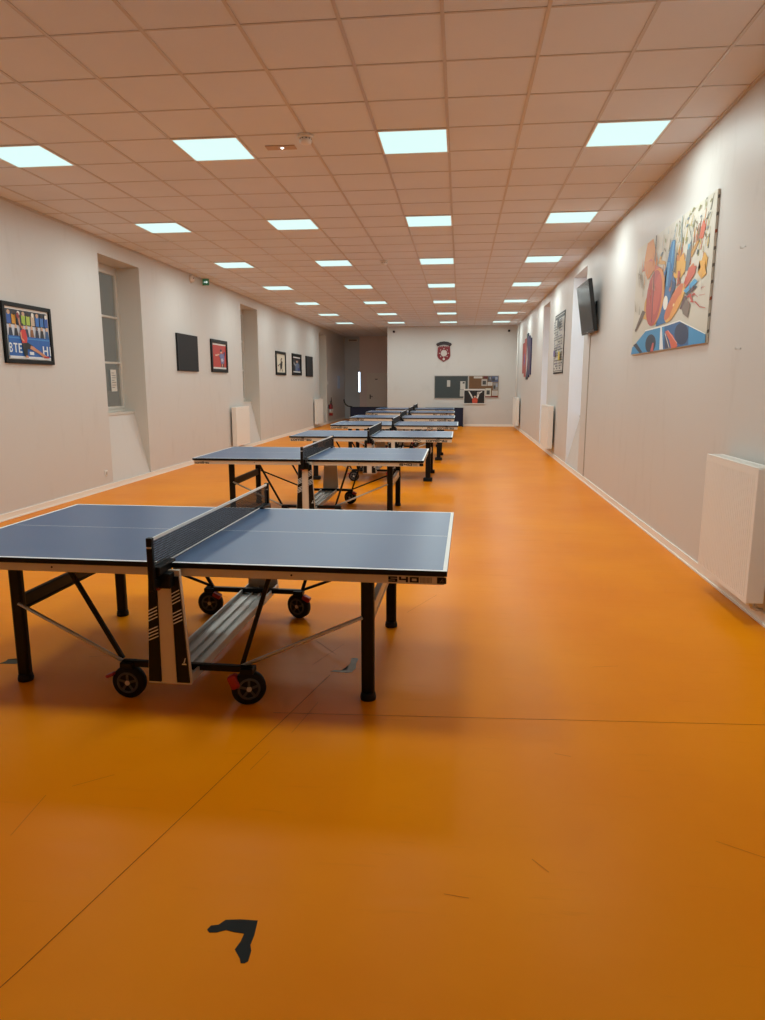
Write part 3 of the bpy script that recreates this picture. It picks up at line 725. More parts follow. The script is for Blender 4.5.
for c in t1.children:                      # the net sits slightly askew on its clamps
    if c.name.startswith('net'): c.rotation_euler.z = -0.0125; c.location.x = 0.004
t2 = copy_tree(t1); t2['label'] = 'blue table tennis table standing second from the viewer, thin black legs'; place(t2, -1.77, 7.85, 0.002)
for a in [c for c in t2.children if c.name.startswith('apron')]:
    if a.data.vertices[0].co.x < 0 or min(v.co.x for v in a.data.vertices) < -1:
        text_object('lettering', 'cornilleau', 0.040, M_black, a, lambda u, v: Vector((-1.345 + u, -0.7517, 0.695 + v)), sx=1.1)
names = ['third from the viewer, brand lettering along its apron', 'fourth from the viewer, just past the lettered one', 'fifth from the viewer, in front of two more',
         'second from the end wall', 'rearmost, closest to the end wall']
t3 = make_table('b', '')
spots = [(-1.48, 11.40, 0.0), (-1.40, 14.70, 0.0), (-1.50, 17.95, 0.0), (-1.53, 21.3, 0.0), (-1.57, 24.2, 0.0)]
for k, (x, y, a) in enumerate(spots):
    t = t3 if k == 0 else copy_tree(t3)
    t['label'] = 'blue table tennis table, ' + names[k]
    place(t, x, y, a)
# ---------------------------------------------------------------- radiators
def radiator(label, side, y0, y1, z0, z1, pipe=False):
    X = XR if side > 0 else XL
    g = 0.048; d = 0.112
    s = -side                                   # into the room
    t = thing('radiator', label, 'radiator', (X, (y0 + y1) / 2, z0), group='white panel radiators')
    hl = (y1 - y0) / 2; h = z1 - z0
    xb, xf = s * g, s * (g + d)
    w0 = s * 0.002
    lo, hi = min(xb, xf), max(xb, xf)
    mb = MB()                                   # ribbed front sheet
    nr = int((y1 - y0) / 0.033); f0 = xf
    ys = []; prof = []
    for k in range(nr):
        c = -hl + 0.02 + (2 * hl - 0.04) * k / nr; p = (2 * hl - 0.04) / nr
        prof += [(c, 0.0), (c + p * 0.62, 0.0), (c + p * 0.74, -0.0035), (c + p * 0.88, -0.0035)]
    prof.append((hl - 0.02, 0.0))
    zb, zt = 0.035, h - 0.055
    rows = [[mb.bm.verts.new((f0 + s * q, yy, zz)) for (yy, q) in prof] for zz in (zb, zt)]
    for k in range(len(prof) - 1):
        mb.bm.faces.new((rows[0][k], rows[0][k + 1], rows[1][k + 1], rows[1][k]))
    b = lambda x0, x1, *r, **k: mb.box(min(x0, x1), max(x0, x1), *r, **k)
    b(f0 - s * 0.012, f0, -hl, hl, 0.0, zb); b(f0 - s * 0.012, f0, -hl, hl, zt, h - 0.012)
    b(f0 - s * 0.012, f0, -hl, -hl + 0.02, zb, zt); b(f0 - s * 0.012, f0, hl - 0.02, hl, zb, zt)
    b(f0 - s * 0.020, f0 - s * 0.008, -hl + 0.01, hl - 0.01, 0.01, h - 0.02)
    b(xb, xb + s * 0.012, -hl + 0.01, hl - 0.01, 0.01, h - 0.03)
    mb.build('panel', M_white, t)
    for q in (-1, 1):
        mb = MB(); mb.box(lo, hi, q * hl - 0.004, q * hl + 0.004, 0.004, h - 0.008, 0, 0.003); mb.build('side_panel', M_white, t)
    mb = MB()                                   # slotted top grille
    mb.box(lo, lo + 0.014, -hl, hl, h - 0.012, h, 0, 0.003); mb.box(hi - 0.014, hi, -hl, hl, h - 0.012, h, 0, 0.003)
    n = int(2 * hl / 0.022)
    for k in range(n + 1):
        yy = -hl + 2 * hl * k / n
        mb.box(lo + 0.014, hi - 0.014, max(-hl, yy - 0.006), min(hl, yy + 0.006), h - 0.010, h - 0.002)
    mb.box(lo + 0.01, hi - 0.01, -hl + 0.01, hl - 0.01, h - 0.03, h - 0.022)
    mb.build('grille', M_white, t)
    mb = MB()
    for q in (-0.6, 0.6): mb.box(min(w0, xb), max(w0, xb), q * hl - 0.02, q * hl + 0.02, 0.12, h - 0.12)
    mb.build('bracket', mat('bracket_grey', '8a8680', 0.5), t)
    mb = MB(); ym = -hl + 0.07
    mb.tube([(s * 0.09, ym, 0.012), (s * 0.09, ym, -0.045), (s * 0.05, ym, -0.06), (s * 0.016, ym, -0.06)], 0.012, 10)
    mb.lathe([(0.019, 0), (0.019, 0.03), (0.013, 0.034)], (s * 0.09, ym, -0.035), (0, 0, 1), 12); mb.build('valve', M_silver, t)
    if pipe:
        mb = MB(); mb.tube([(s * 0.05, hl + 0.06, -z0 + 0.02), (s * 0.05, hl + 0.06, H - z0 - 0.03)], 0.014, 10)
        mb.tube([(s * 0.05, hl + 0.06, h - 0.08), (s * 0.08, hl - 0.01, h - 0.08)], 0.010, 8); mb.build('pipe', M_white, t)
    return t
radiator('large white ribbed radiator on the right wall nearest the viewer', 1, 4.70, 5.66, 0.165, 1.085)
radiator('white radiator on the right wall below the timetable poster', 1, 15.65, 16.95, 0.20, 1.145)
radiator('white radiator on the right wall in the far corner by the end wall', 1, 24.6, 26.1, 0.18, 1.15, True)
radiator('white radiator on the left wall beside the sloped niche base', -1, 16.02, 17.05, 0.15, 1.08)
radiator('far white radiator on the left wall near the red fire extinguisher', -1, 25.5, 26.6, 0.13, 1.06)

# ---------------------------------------------------------------- pictures
def on_left(y0, y1, z0, z1, x):  return lambda u, v, k=0.0: Vector((x + k, y0 + (y1 - y0) * u, z0 + (z1 - z0) * v))
def on_right(y0, y1, z0, z1, x): return lambda u, v, k=0.0: Vector((x - k, y1 - (y1 - y0) * u, z0 + (z1 - z0) * v))
def on_end(x0, x1, z0, z1, y):   return lambda u, v, k=0.0: Vector((x0 + (x1 - x0) * u, y - k, z0 + (z1 - z0) * v))
def framed(label, y0, y1, z0, z1, shapes, bw=0.06, depth=0.035, group='framed sports pictures on the left wall'):
    t = thing('picture', label, 'picture', (XL, (y0 + y1) / 2, z0), group=group)
    hw = (y1 - y0) / 2; h = z1 - z0
    mb = MB()
    mb.box(0.0, depth, -hw, -hw + bw, 0, h, 0, 0.004); mb.box(0.0, depth, hw - bw, hw, 0, h, 0, 0.004)
    mb.box(0.0, depth, -hw + bw, hw - bw, 0, bw, 0, 0.004); mb.box(0.0, depth, -hw + bw, hw - bw, h - bw, h, 0, 0.004)
    mb.box(0.0, 0.012, -hw + bw - 0.004, hw - bw + 0.004, bw - 0.004, h - bw + 0.004)
    mb.build('frame', M_black, t)
    print_mesh('print', shapes, on_left(-hw + bw, hw - bw, bw, h - bw, 0.014), t)
    return t
rnd = random.Random(3)
S = [('e6e3dc', R4(0, 0, 1, 1)), ('2a2f3c', R4(.03, .45, .97, .955))]
cols = ['2a58a8', '9dbf3c', '2f6fc0', 'd79a2c', 'a9c04a', '3c72b8', '2c2f3a', 'c9b49a']
for k in range(9):
    x = .05 + k * .105
    S.append((cols[(k * 3) % 8], R4(x, .68, x + .085, .86))); S.append((['c9a488', '3a2a24', 'e7e2d8'][k % 3], ellipse(x + .045, .89, .032, .045)))
S.append(('c5cbd6', R4(.03, .44, .97, .66)))
for k in range(8):
    x = .05 + k * .118
    S.append((['1f2b45', '23272f', '2f5a8f', '22324f', '8a5a34'][k % 5], [(x, .45), (x + .095, .45), (x + .075, .6), (x + .02, .6)])); S.append((['caa283', 'd9b497', '6e4a35'][k % 3], ellipse(x + .047, .635, .025, .04)))
S += [('1f5fae', R4(.03, .06, .97, .45)), ('3f86c9', R4(.03, .40, .97, .425)), ('d8dde2', R4(.03, .015, .97, .065))]
W = 'dfe8ee'
S += [(W, [(.03, .13), (.07, .13), (.095, .15), (.10, .19), (.08, .22), (.098, .25), (.09, .29), (.07, .31), (.03, .31)]), ('1f5fae', R4(.045, .24, .075, .28)), ('1f5fae', R4(.045, .16, .078, .205)),         # ...BTE
      (W, R4(.12, .28, .205, .31)), (W, R4(.152, .13, .175, .29)),
      (W, R4(.225, .13, .25, .31)), (W, R4(.25, .28, .30, .31)), (W, R4(.25, .205, .29, .23)), (W, R4(.25, .13, .30, .155)),
      (W, R4(.78, .10, .81, .29)), (W, R4(.875, .10, .905, .29)), (W, R4(.81, .18, .875, .21)), (W, R4(.945, .10, .968, .29)),
      (W, R4(.46, .10, .56, .16))]
S += [('15161c', [(.30, .31), (.43, .34), (.55, .28), (.50, .20), (.42, .22), (.41, .06), (.34, .06), (.32, .16)]),
      ('c88a6a', [(.50, .285), (.55, .27), (.72, .17), (.86, .09), (.90, .075), (.80, .055), (.66, .14), (.48, .22)]),
      ('b4322c', R4(.79, .05, .92, .085)), ('c88a6a', [(.37, .08), (.42, .08), (.43, .04), (.36, .04)]),
      ('c9352f', [(.29, .56), (.36, .60), (.40, .58), (.43, .42), (.41, .33), (.31, .32), (.29, .42)]),
      ('d59a7a', [(.27, .52), (.30, .54), (.31, .42), (.36, .37), (.35, .345), (.29, .39)]),
      ('c88a6a', ellipse(.335, .645, .032, .05)), ('3a2a24', ellipse(.335, .675, .03, .03)),
      ('c88a6a', [(.27, .66), (.30, .66), (.28, .88), (.245, .88)]), ('8f2f2a', ellipse(.255, .84, .03, .06))]
framed('framed action photo of a table tennis player in red, leftmost on the left wall', 7.885, 8.885, 1.872, 2.596, S, 0.05)
# red poster
S = [('ded9d2', R4(0, 0, 1, 1)), ('b53a31', R4(0, .07, 1, .93)), ('2a2430', [(.6, .07), (.82, .07), (.80, .25), (.72, .2), (.63, .25)]),
     ('6d6f9c', [(.50, .55), (.62, .62), (.84, .60), (.88, .44), (.82, .22), (.60, .22), (.58, .42), (.48, .5)]),
     ('b9b5c4', [(.60, .40), (.74, .43), (.80, .34), (.66, .28)]), ('d6a58c', [(.50, .56), (.30, .49), (.24, .53), (.30, .56), (.5, .60)]),
     ('d6a58c', ellipse(.64, .68, .07, .055)), ('1d1a1f', ellipse(.62, .73, .075, .05)), ('2b2e63', [(.80, .64), (.9, .72), (.93, .62), (.86, .50)]),
     ('e4ded6', ellipse(.25, .53, .03, .03)), ('d6a58c', [(.66, .1), (.72, .1), (.72, .2), (.66, .2)])]
framed('framed red poster of a player in blue, right of the plain black panel', 14.885, 15.945, 1.880, 2.592, S, 0.075)
S = [('d9d2bf', R4(0, 0, 1, 1)), ('1b1a18', [(.42, .2), (.62, .2), (.66, .42), (.72, .6), (.60, .62), (.56, .74), (.48, .72), (.5, .58), (.40, .42)]),
     ('1b1a18', ellipse(.60, .76, .06, .05)), ('1b1a18', stroke(.50, .50, .22, .38, .05, .03)), ('7a2f2a', ellipse(.2, .37, .06, .045)), ('4a4a46', stroke(.45, .2, .35, .06, .06)), ('4a4a46', stroke(.6, .2, .68, .06, .06))]
framed('black framed cream print with a dark silhouette, just past the second niche', 20.28, 21.45, 1.885, 2.585, S, 0.08)
S = [('1c1b22', R4(0, 0, 1, 1)), ('d4d2d0', R4(.05, .90, .95, .97)), ('d4d2d0', R4(.05, .02, .95, .08)), ('5a6a86', [(.3, .12), (.75, .12), (.85, .5), (.6, .62), (.32, .5)]),
     ('c9a28c', ellipse(.52, .7, .1, .09)), ('8a8a96', [(.2, .45), (.45, .55), (.4, .38)]), ('2b3d7a', R4(.6, .12, .85, .3)), ('33222a', ellipse(.52, .77, .1, .05)), ('a7a3a0', stroke(.3, .45, .12, .62, .07))]
framed('dark framed photo of a player between the cream print and a black panel', 22.30, 23.60, 1.905, 2.60, S, 0.085)
def black_panel(label, y0, y1, z0, z1):
    t = thing('wall_panel', label, 'panel', (XL, (y0 + y1) / 2, z0), group='plain black wall panels')
    hw = (y1 - y0) / 2
    mb = MB(); mb.box(0, 0.04, -hw, hw, 0, z1 - z0, 0, 0.006); mb.build('board', mat('black_felt', '17181b', 0.75, var=0.1, vscale=8), t)
    mb = MB()
    for q in (-1, 1): mb.box(0.0, 0.041, q * (hw - 0.012) - 0.012, q * (hw - 0.012) + 0.012, -0.001, z1 - z0 + 0.001, 0, 0.003)
    mb.build('edge_strip', mat('black_edge', '0c0c0d', 0.5), t)
black_panel('plain square black panel on the left wall beside the red poster', 13.03, 14.07, 1.875, 2.585)
black_panel('plain black panel farthest along the left wall, after the dark photo', 24.33, 25.40, 1.885, 2.595)

# switches and boxes on the left wall
mb = MB(); mb.box(XL, XL + 0.012, 10.03, 10.11, 0.225, 0.305, 0, 0.004); mb.box(XL + 0.012, XL + 0.016, 10.045, 10.095, 0.24, 0.29, 1, 0.002)
tag(mb.build('wall_socket', [M_plast, mat('socket_face', 'b9b2a8', 0.4)]), 'small white wall socket low beside the first left window niche', 'socket')
mb = MB(); mb.box(XL, XL + 0.015, 28.40, 28.53, 1.60, 1.73, 0, 0.004)
tag(mb.build('light_switch', M_plast), 'white light switch above the red fire extinguisher', 'switch')
t = thing('exit_sign', 'small green emergency exit sign high on the left wall', 'exit sign', (XL, 14.62, 3.73))
mb = MB(); mb.box(0, 0.07, -0.06, 0.06, -0.07, 0.05, 0, 0.006); mb.build('housing', M_plast, t)
mb = MB(); mb.box(0.02, 0.16, -0.066, -0.060, -0.075, 0.055, 0, 0.002); mb.build('sign_plate', emis('exit_green', (0.05, 0.25, 0.10), 0.25), t)
mb = MB(); mb.face([(0.05, -0.0665, -0.02), (0.10, -0.0665, -0.02), (0.10, -0.0665, 0.0), (0.05, -0.0665, 0.0)]); mb.face([(0.10, -0.0665, -0.04), (0.14, -0.0665, -0.01), (0.10, -0.0665, 0.02)])
mb.build('pictogram', emis('exit_white', (0.9, 1.0, 0.9), 0.8), t)
t = thing('motion_detector', 'white round detector high on the left wall before the exit sign', 'detector', (XL, 13.95, 3.70))
mb = MB(); mb.lathe([(0.075, 0), (0.075, 0.025), (0.05, 0.06), (0.02, 0.075)], (0, 0, 0), (1, 0, 0), 20); mb.build('dome', M_plast, t)
mb = MB(); mb.box(0.05, 0.075, -0.035, -0.015, -0.005, 0.015); mb.build('sensor', M_black, t)

# fire extinguisher
t = thing('fire_extinguisher', 'red fire extinguisher with black hose on the left wall at the far end', 'fire extinguisher', (XL + 0.10, 28.55, 0.32))
mb = MB(); mb.lathe([(0.02, 0), (0.078, 0.006), (0.082, 0.02), (0.082, 0.40), (0.07, 0.45), (0.035, 0.49), (0.025, 0.50)], (0, 0, 0), (0, 0, 1), 24); mb.build('cylinder_body', mat('extinguisher_red', '8e1a1c', 0.3), t)
mb = MB(); mb.lathe([(0.022, 0.50), (0.022, 0.54), (0.015, 0.545)], (0, 0, 0), (0, 0, 1), 14); mb.bar((0, -0.02, 0.55), (0, -0.12, 0.585), 0.022, 0.012); mb.bar((0, -0.02, 0.53), (0, -0.11, 0.53), 0.022, 0.010); mb.build('handle', M_black, t)
mb = MB(); mb.tube([(0, 0.0, 0.53), (0.0, 0.05, 0.62), (0.01, 0.09, 0.70), (0.02, 0.03, 0.745), (0.03, -0.06, 0.70), (0.06, -0.09, 0.55), (0.06, -0.085, 0.30), (0.05, -0.085, 0.18)], 0.012, 10); mb.build('hose', M_rubber, t)
mb = MB(); mb.lathe([(0.0835, 0.12), (0.0835, 0.27)], (0, 0, 0), (0, 0, 1), 24); mb.build('paper_label', mat('label_white', 'c9c4ba', 0.5), t)
mb = MB(); mb.box(-0.10, -0.07, -0.03, 0.03, 0.30, 0.44); mb.build('wall_mount', M_black, t)
# pale blue sheet added as the window strip's reflection on the alcove's left wall
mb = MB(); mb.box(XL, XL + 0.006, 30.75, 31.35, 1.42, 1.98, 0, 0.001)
tag(mb.build('wall_reflection', mat('pale_blue_reflection', 'a9c4e6', 0.3)), 'pale blue painted reflection of window light on the left wall inside the alcove', 'notice')
t = thing('emergency_light', 'unlit white emergency light high above the grey part of the alcove wall', 'light', (-5.02, YA, 3.62))
mb = MB(); mb.box(-0.22, 0.22, -0.06, 0, -0.05, 0.05, 0, 0.008); mb.build('housing', M_plast, t)
mb = MB(); mb.box(-0.19, 0.19, -0.075, -0.058, -0.035, 0.035, 0, 0.006); mb.build('lens', mat('grey_lens', '9a9a98', 0.25), t)

# ---------------------------------------------------------------- right wall
PY0, PY1, PZ0, PZ1 = 6.32, 8.945, 1.967, 3.205
t = thing('painting', 'large colourful abstract painting of bats and paint splashes on the right wall', 'painting', (XR, (PY0 + PY1) / 2, PZ0))
L_ = PY1 - PY0; h = PZ1 - PZ0
for (a, b) in ((0.0, 0.36), (0.36, 0.73), (0.73, 1.0)):
    mb = MB(); ya = L_ / 2 - L_ * b + 0.002; yb = L_ / 2 - L_ * a - 0.002
    mb.box(-0.022, -0.002, ya, yb, 0, h, 0, 0.002)
    if b == 1.0:
        for k in range(9):
            z = 0.08 + k * 0.135
            mb.face([(-0.020, ya - 0.0006, z), (-0.002, ya - 0.0006, z + 0.01), (-0.002, ya - 0.0006, z + 0.035), (-0.020, ya - 0.0006, z + 0.03)], 1 + (k % 4 == 2))
    mb.build('canvas', [mat('canvas', 'c9c4b6', 0.7), mat('canvas_grey', '6d6a63', 0.7), mat('canvas_rust', '9a4a2a', 0.7)], t)
bg = [('cfcabb', R4(0.001, 0.001, .999, .999))]
r3 = random.Random(11)
spl = []
def dabs(n, u0, u1, v0, v1, cols, ln, wd, lean):
    for _ in range(n):
        u, v = r3.uniform(u0, u1), r3.uniform(v0, v1); l = ln * r3.uniform(.4, 1.3); a = math.radians(90 + lean + r3.uniform(-22, 22))
        spl.append((cols[r3.randrange(len(cols))], stroke(u, v, min(.995, max(.005, u + l * .5 * math.cos(a))), min(.99, v + l * math.sin(a)), wd * r3.uniform(.4, 1.2), wd * .25)))
dabs(60, .50, .95, .62, .93, ['8f8d5c', 'b3a06a', '77806b', 'a9b3a6', 'c0a55a', '6c6a58'], .10, .014, -18)
dabs(26, .60, .92, .50, .80, ['c98a3a', 'b9602f', '8a5a38', 'd8a844'], .12, .018, -14)
dabs(30, .42, .75, .40, .66, ['d19a3a', 'b5562f', '5a5750', 'e0ae4a', '8d6a4c', '3f6f94'], .12, .016, -8)
dabs(26, .04, .34, .36, .80, ['c9a878', '8d7f66', 'd0903f', 'b9b3a0', 'c7744a'], .10, .010, 8)
dabs(18, .30, .60, .70, .95, ['b9b7ac', '9fb0b4', 'a5a08c'], .09, .007, -4)
dabs(14, .70, .95, .30, .48, ['b9b2a0', 'c24a37', '9a948a'], .05, .006, 10)
print_mesh('painted_design', bg + spl[:110] + PAINT + spl[110:], on_right(-L_ / 2, L_ / 2, 0, h, -0.0226), t, 0.00003)
for k, (yy, zz) in enumerate([(5.74, 2.632), (5.66, 1.885)]):
    mb = MB(); mb.tube([(XR, yy, zz), (XR - 0.02, yy, zz), (XR - 0.022, yy, zz + 0.014)], 0.003, 6); mb.tube([(XR, yy - 0.05, zz + 0.004), (XR - 0.006, yy - 0.05, zz + 0.004)], 0.005, 8)
    tag(mb.build('wall_hook', M_silver), ['tiny metal hook with screw on the right wall level with the painting', 'tiny metal hook with screw on the right wall below the painting'][k], 'hook')

# television on a tilting bracket
tv = thing('television', 'black flat screen television tilted down on the right wall', 'television', (XR, 11.65, 2.80))
tilt = math.atan2(0.125, 0.78)
rot = Matrix.Rotation(-tilt, 3, 'Y')
c0 = Vector((1.942 - XR, 0, 0.0))
mb = MB()
mb.obox(c0 + rot @ Vector((0.033, 0, 0)), (0.06, 1.08, 0.78), rot, 0, 0.008)
mb.obox(c0 + rot @ Vector((0.075, 0, -0.02)), (0.03, 0.72, 0.42), rot, 0, 0.010)
body = mb.build('casing', mat('tv_plastic', '131314', 0.35), tv)
mb = MB(); mb.obox(c0 + rot @ Vector((0.0015, 0, 0.008)), (0.002, 1.04, 0.725), rot); mb.build('screen', mat('tv_screen', '050506', 0.2, spec=0.09), tv)
mb = MB(); mb.obox(c0 + rot @ Vector((0.0008, 0, -0.372)), (0.002, 0.09, 0.012), rot); mb.build('badge', M_silver, tv)
mb = MB(); mb.box(-0.018, 0, -0.20, 0.20, -0.20, 0.10, 0, 0.004); mb.bar((-0.005, 0.12, 0.04), (-0.10, 0.12, 0.03), 0.05, 0.05); mb.bar((-0.005, -0.12, 0.04), (-0.10, -0.12, 0.03), 0.05, 0.05); mb.bar((-0.005, 0, -0.14), (-0.05, 0, -0.13), 0.2, 0.05)
mb.build('wall_mount', M_black, tv)
mb = MB(); mb.box(XR - 0.014, XR, 11.86, 11.885, 0.09, 2.50, 0, 0.002)
tag(mb.build('cable_conduit', mat('conduit_beige', 'b3aca2', 0.5)), 'slim vertical cable conduit running down the right wall below the television', 'conduit')

# timetable poster
Y0, Y1, Z0, Z1 = 14.82, 16.28, 1.84, 3.11
t = thing('poster', 'white timetable poster with black grid lines on the right wall past the television', 'poster', (XR, (Y0 + Y1) / 2, Z0))
mb = MB(); hw = (Y1 - Y0) / 2; h = Z1 - Z0
mb.box(-0.012, -0.002, -hw, hw, 0, h, 0, 0.002); mb.build('mount_board', M_black, t)
S = [('c9c6bd', R4(.035, .03, .965, .97)), ('1a1a1c', R4(.035, .915, .965, .96))]
r2 = random.Random(5)
for k in range(5):
    z = .05 + k * .175; S.append(('26262a', R4(.035, z - .006, .965, z + .006)))
    for j in range(6):
        x = .06 + j * .15
        for q in range(3):
            zz = z + .03 + q * .042
            if r2.random() < .75: S.append((['35353a', '35353a', '5a5560', '4a3f78'][r2.randrange(4)], R4(x, zz, x + .05 + .07 * r2.random(), zz + .022)))
S += [('26262a', R4(.50, .05, .515, .92)), ('cdb52e', R4(.62, .22, .80, .36)), ('5a4a8e', R4(.12, .30, .28, .40)), ('3a3a3a', R4(.40, .76, .62, .90))]
print_mesh('timetable', S, on_right(-hw, hw, 0, h, -0.0125), t)

# stepped club board (red and purple halves)
t = thing('wall_board', 'hexagonal board with stepped edges, red and purple halves, far on the right wall', 'wall board', (XR, 22.75, 2.45))
cols5 = [(23.52, 24.18, 1.97, 2.95, 0), (22.86, 23.50, 1.85, 3.06, 0), (22.42, 22.84, 1.76, 3.185, 2), (21.94, 22.40, 1.83, 3.08, 1), (21.42, 21.92, 1.90, 2.98, 1)]
mbr, mbp, mbk = MB(), MB(), MB()
for (ya, yb, za, zb, w) in cols5:
    (mbr, mbp, mbk)[w].box(-0.03, 0, ya - 22.75 - .01, yb - 22.75 + .01, za - 2.45, zb - 2.45, 0, 0.004)
mbr.build('half_panel', mat('board_red', 'a8443f', 0.5), t)['label'] = 'red half'
mbp.build('half_panel', mat('board_purple', '2c2552', 0.5), t)['label'] = 'purple half'
mbk.build('middle_panel', mat('board_dark', '2a2f3c', 0.5), t)
S = [('b9a9a4', [(.50, .08), (.60, .2), (.66, .45), (.60, .62), (.54, .75), (.50, .5)]), ('b95248', [(.30, .25), (.40, .3), (.42, .8), (.34, .7)]), ('d8d2cc', [(.53, .2), (.58, .3), (.57, .48), (.53, .42)]), ('7a2730', R4(.76, .2, .82, .7)), ('5b53a0', [(.2, .3), (.34, .4), (.30, .6), (.22, .55)]), ('2f6b4a', R4(.47, .93, .53, .99))]
print_mesh('emblem', S, on_right(-1.35, 1.45, -0.70, 0.74, -0.0306), t)

# ---------------------------------------------------------------- end wall
# shield crest
cx, z0, z1 = -0.65, 2.46, 3.23
t = thing('crest', 'red shield crest with dark banner and white emblem high on the end wall', 'crest', (cx, YE, z0))
h = z1 - z0
def ep(pts, y): return [(x, y, z) for (x, z) in pts]
mb = MB()
sh = [(-.235, .60), (-.235, .52), (-.245, .35), (-.25, .22), (-.20, .12), (-.10, .06), (0, 0.0), (.10, .06), (.20, .12), (.25, .22), (.245, .35), (.235, .52), (.235, .60)]
mb.prism(ep(sh, 0), (0, -0.03, 0)); mb.build('shield', mat('crest_red', '7c1720', 0.5), t)
mb = MB(); bn = [(-.30, .66), (-.25, .58), (-.2, .60), (-.1, .63), (0, .64), (.1, .63), (.2, .60), (.25, .58), (.30, .66), (.26, .70), (.15, .745), (0, .765), (-.15, .745), (-.26, .70)]
mb.prism(ep(bn, 0), (0, -0.04, 0)); mb.build('banner', mat('crest_dark', '2a1a1a', 0.5), t)
mb = MB()
star = []
for k in range(24):
    a = 2 * PI * k / 24 + PI / 2; r = 0.14 if k % 2 == 0 else 0.105
    star.append((r * math.cos(a), .32 + r * math.sin(a)))
mb.prism(ep(star, -0.03), (0, -0.004, 0), 0)
for k in range(8):
    a = 2 * PI * k / 8; mb.prism(ep([(x + .175 * math.cos(a), z + .175 * math.sin(a) + .32) for (x, z) in [(-.016, -.016), (.016, -.016), (.016, .016), (-.016, .016)]], -0.03), (0, -0.004, 0), 0)
mb.prism(ep([(-.035, .06), (.035, .06), (.045, .12), (0, .15), (-.045, .12)], -0.03), (0, -0.004, 0), 0)
mb.prism(ep([(-.235, .545), (-.20, .545), (-.20, .585), (-.235, .585)], -0.031), (0, -0.003, 0), 0)
for k in range(10):
    x = -.19 + k * .040
    if k == 4: continue
    mb.prism(ep([(x, .555), (x + .008, .555), (x + .008, .60), (x, .60)], -0.031), (0, -0.003, 0), 0)
    mb.prism(ep([(x + .008, .59 - .03 * (k % 2)), (x + .026, .59 - .03 * (k % 2)), (x + .026, .60 - .03 * (k % 2)), (x + .008, .60 - .03 * (k % 2))], -0.031), (0, -0.003, 0), 0)
mb.build('emblem', mat('crest_white', 'c9c0b8', 0.5), t)

def ZK(z): return 1.6234 + (z - 1.6234) * EK
def board(label, name, x0, x1, z0, z1, hexc, framehex):
    x0, x1, z0, z1 = x0 * EK, x1 * EK, ZK(z0), ZK(z1)
    t = thing(name, label, 'board', ((x0 + x1) / 2, YE, z0)); hw = (x1 - x0) / 2; h = z1 - z0
    mb = MB(); mb.box(-hw, hw, -0.018, 0, 0.0, h); mb.build('panel', mat('board_' + hexc, hexc, 0.6, var=0.06, vscale=9), t)
    mb = MB(); f = 0.022
    mb.box(-hw, hw, -0.028, -0.001, 0, f, 0, .003); mb.box(-hw, hw, -0.028, -0.001, h - f, h, 0, .003); mb.box(-hw, -hw + f, -0.028, -0.001, f, h - f, 0, .003); mb.box(hw - f, hw, -0.028, -0.001, f, h - f, 0, .003)
    mb.build('frame', mat('boardframe_' + framehex, framehex, 0.4), t)
board('slate grey chalkboard on the end wall', 'chalkboard', -0.98, 0.30, 1.075, 1.935, '3a4344', 'a8a49e')
board('brown cork notice board beside the slate board on the end wall', 'cork_board', 0.305, 1.44, 1.10, 1.935, '6d4c2c', 'b0a89c')
sheets = [(-.50, 1.52, -.38, 1.76, 'b9b7b0', 'small white paper pinned near the middle of the slate board'),
          (.0, 1.42, .19, 1.72, 'bfbdb6', 'white paper with a dark corner on the right of the slate board'), (-.01, 1.16, .13, 1.41, 'b4b2ac', 'lower white paper on the right of the slate board'),
          (.50, 1.83, .82, 1.90, 'c9c4ba', 'long white strip at the top of the cork board'), (.87, 1.83, 1.01, 1.91, '5a1a22', 'dark red card at the top of the cork board'),
          (1.03, 1.72, 1.14, 1.91, '55585e', 'grey photo sheet at the top of the cork board'), (1.16, 1.70, 1.41, 1.91, '4a5878', 'blue photo poster in the top right corner of the cork board'),
          (.79, 1.55, 1.0, 1.80, 'aaa49c', 'pale sheet with dark photo in the middle of the cork board'), (1.02, 1.56, 1.20, 1.69, 'c4bfb6', 'white sheet left of centre low on the cork board'),
          (1.22, 1.40, 1.41, 1.68, '8b8580', 'grey photo sheet on the right edge of the cork board'), (.945, 1.17, 1.15, 1.46, 'c9c6ba', 'white framed sheet with dark picture low on the cork board'),
          (1.19, 1.19, 1.41, 1.38, 'bdb6ad', 'white sheet in the bottom right corner of the cork board')]
for k, (x0, za, x1, zb, c, lab) in enumerate(sheets):
    x0, x1, za, zb = x0 * EK, x1 * EK, ZK(za), ZK(zb)
    mb = MB(); mb.box(x0, x1, YE - 0.0215, YE - 0.0182, za, zb)
    mi = []
    w, hh = x1 - x0, zb - za
    ydet = YE - 0.0219
    def dr(u0, v0, u1, v1, m): mb.face([(x0 + w * u0, ydet, za + hh * v0), (x0 + w * u1, ydet, za + hh * v0), (x0 + w * u1, ydet, za + hh * v1), (x0 + w * u0, ydet, za + hh * v1)], m)
    if k == 1: dr(.45, .72, .85, .92, 1)
    elif k in (7, 10): dr(.2, .2, .8, .75, 1)
    elif k in (5, 6, 9): dr(.1, .15, .5, .6, 1); dr(.55, .4, .9, .85, 2)
    elif k in (3, 8, 11):
        for q in range(3): dr(.12, .2 + .25 * q, .8, .27 + .25 * q, 2)
    tag(mb.build('paper_sheet', [ink(c), ink('3a3c3e'), ink('8f98a8')]), lab, 'paper', 'papers pinned to the boards')
mb = MB(); mb.box(.95, 1.44, YE - 0.0215, YE - 0.0182, 1.115, 1.155)
tag(mb.build('ribbon', ink('7c1a1e')), 'dark red ribbon along the bottom of the cork board', 'ribbon')
t = thing('poster', 'poster of a cheering player in red with both arms raised, hung across both boards', 'poster', (.545, YE - 0.028, .85))
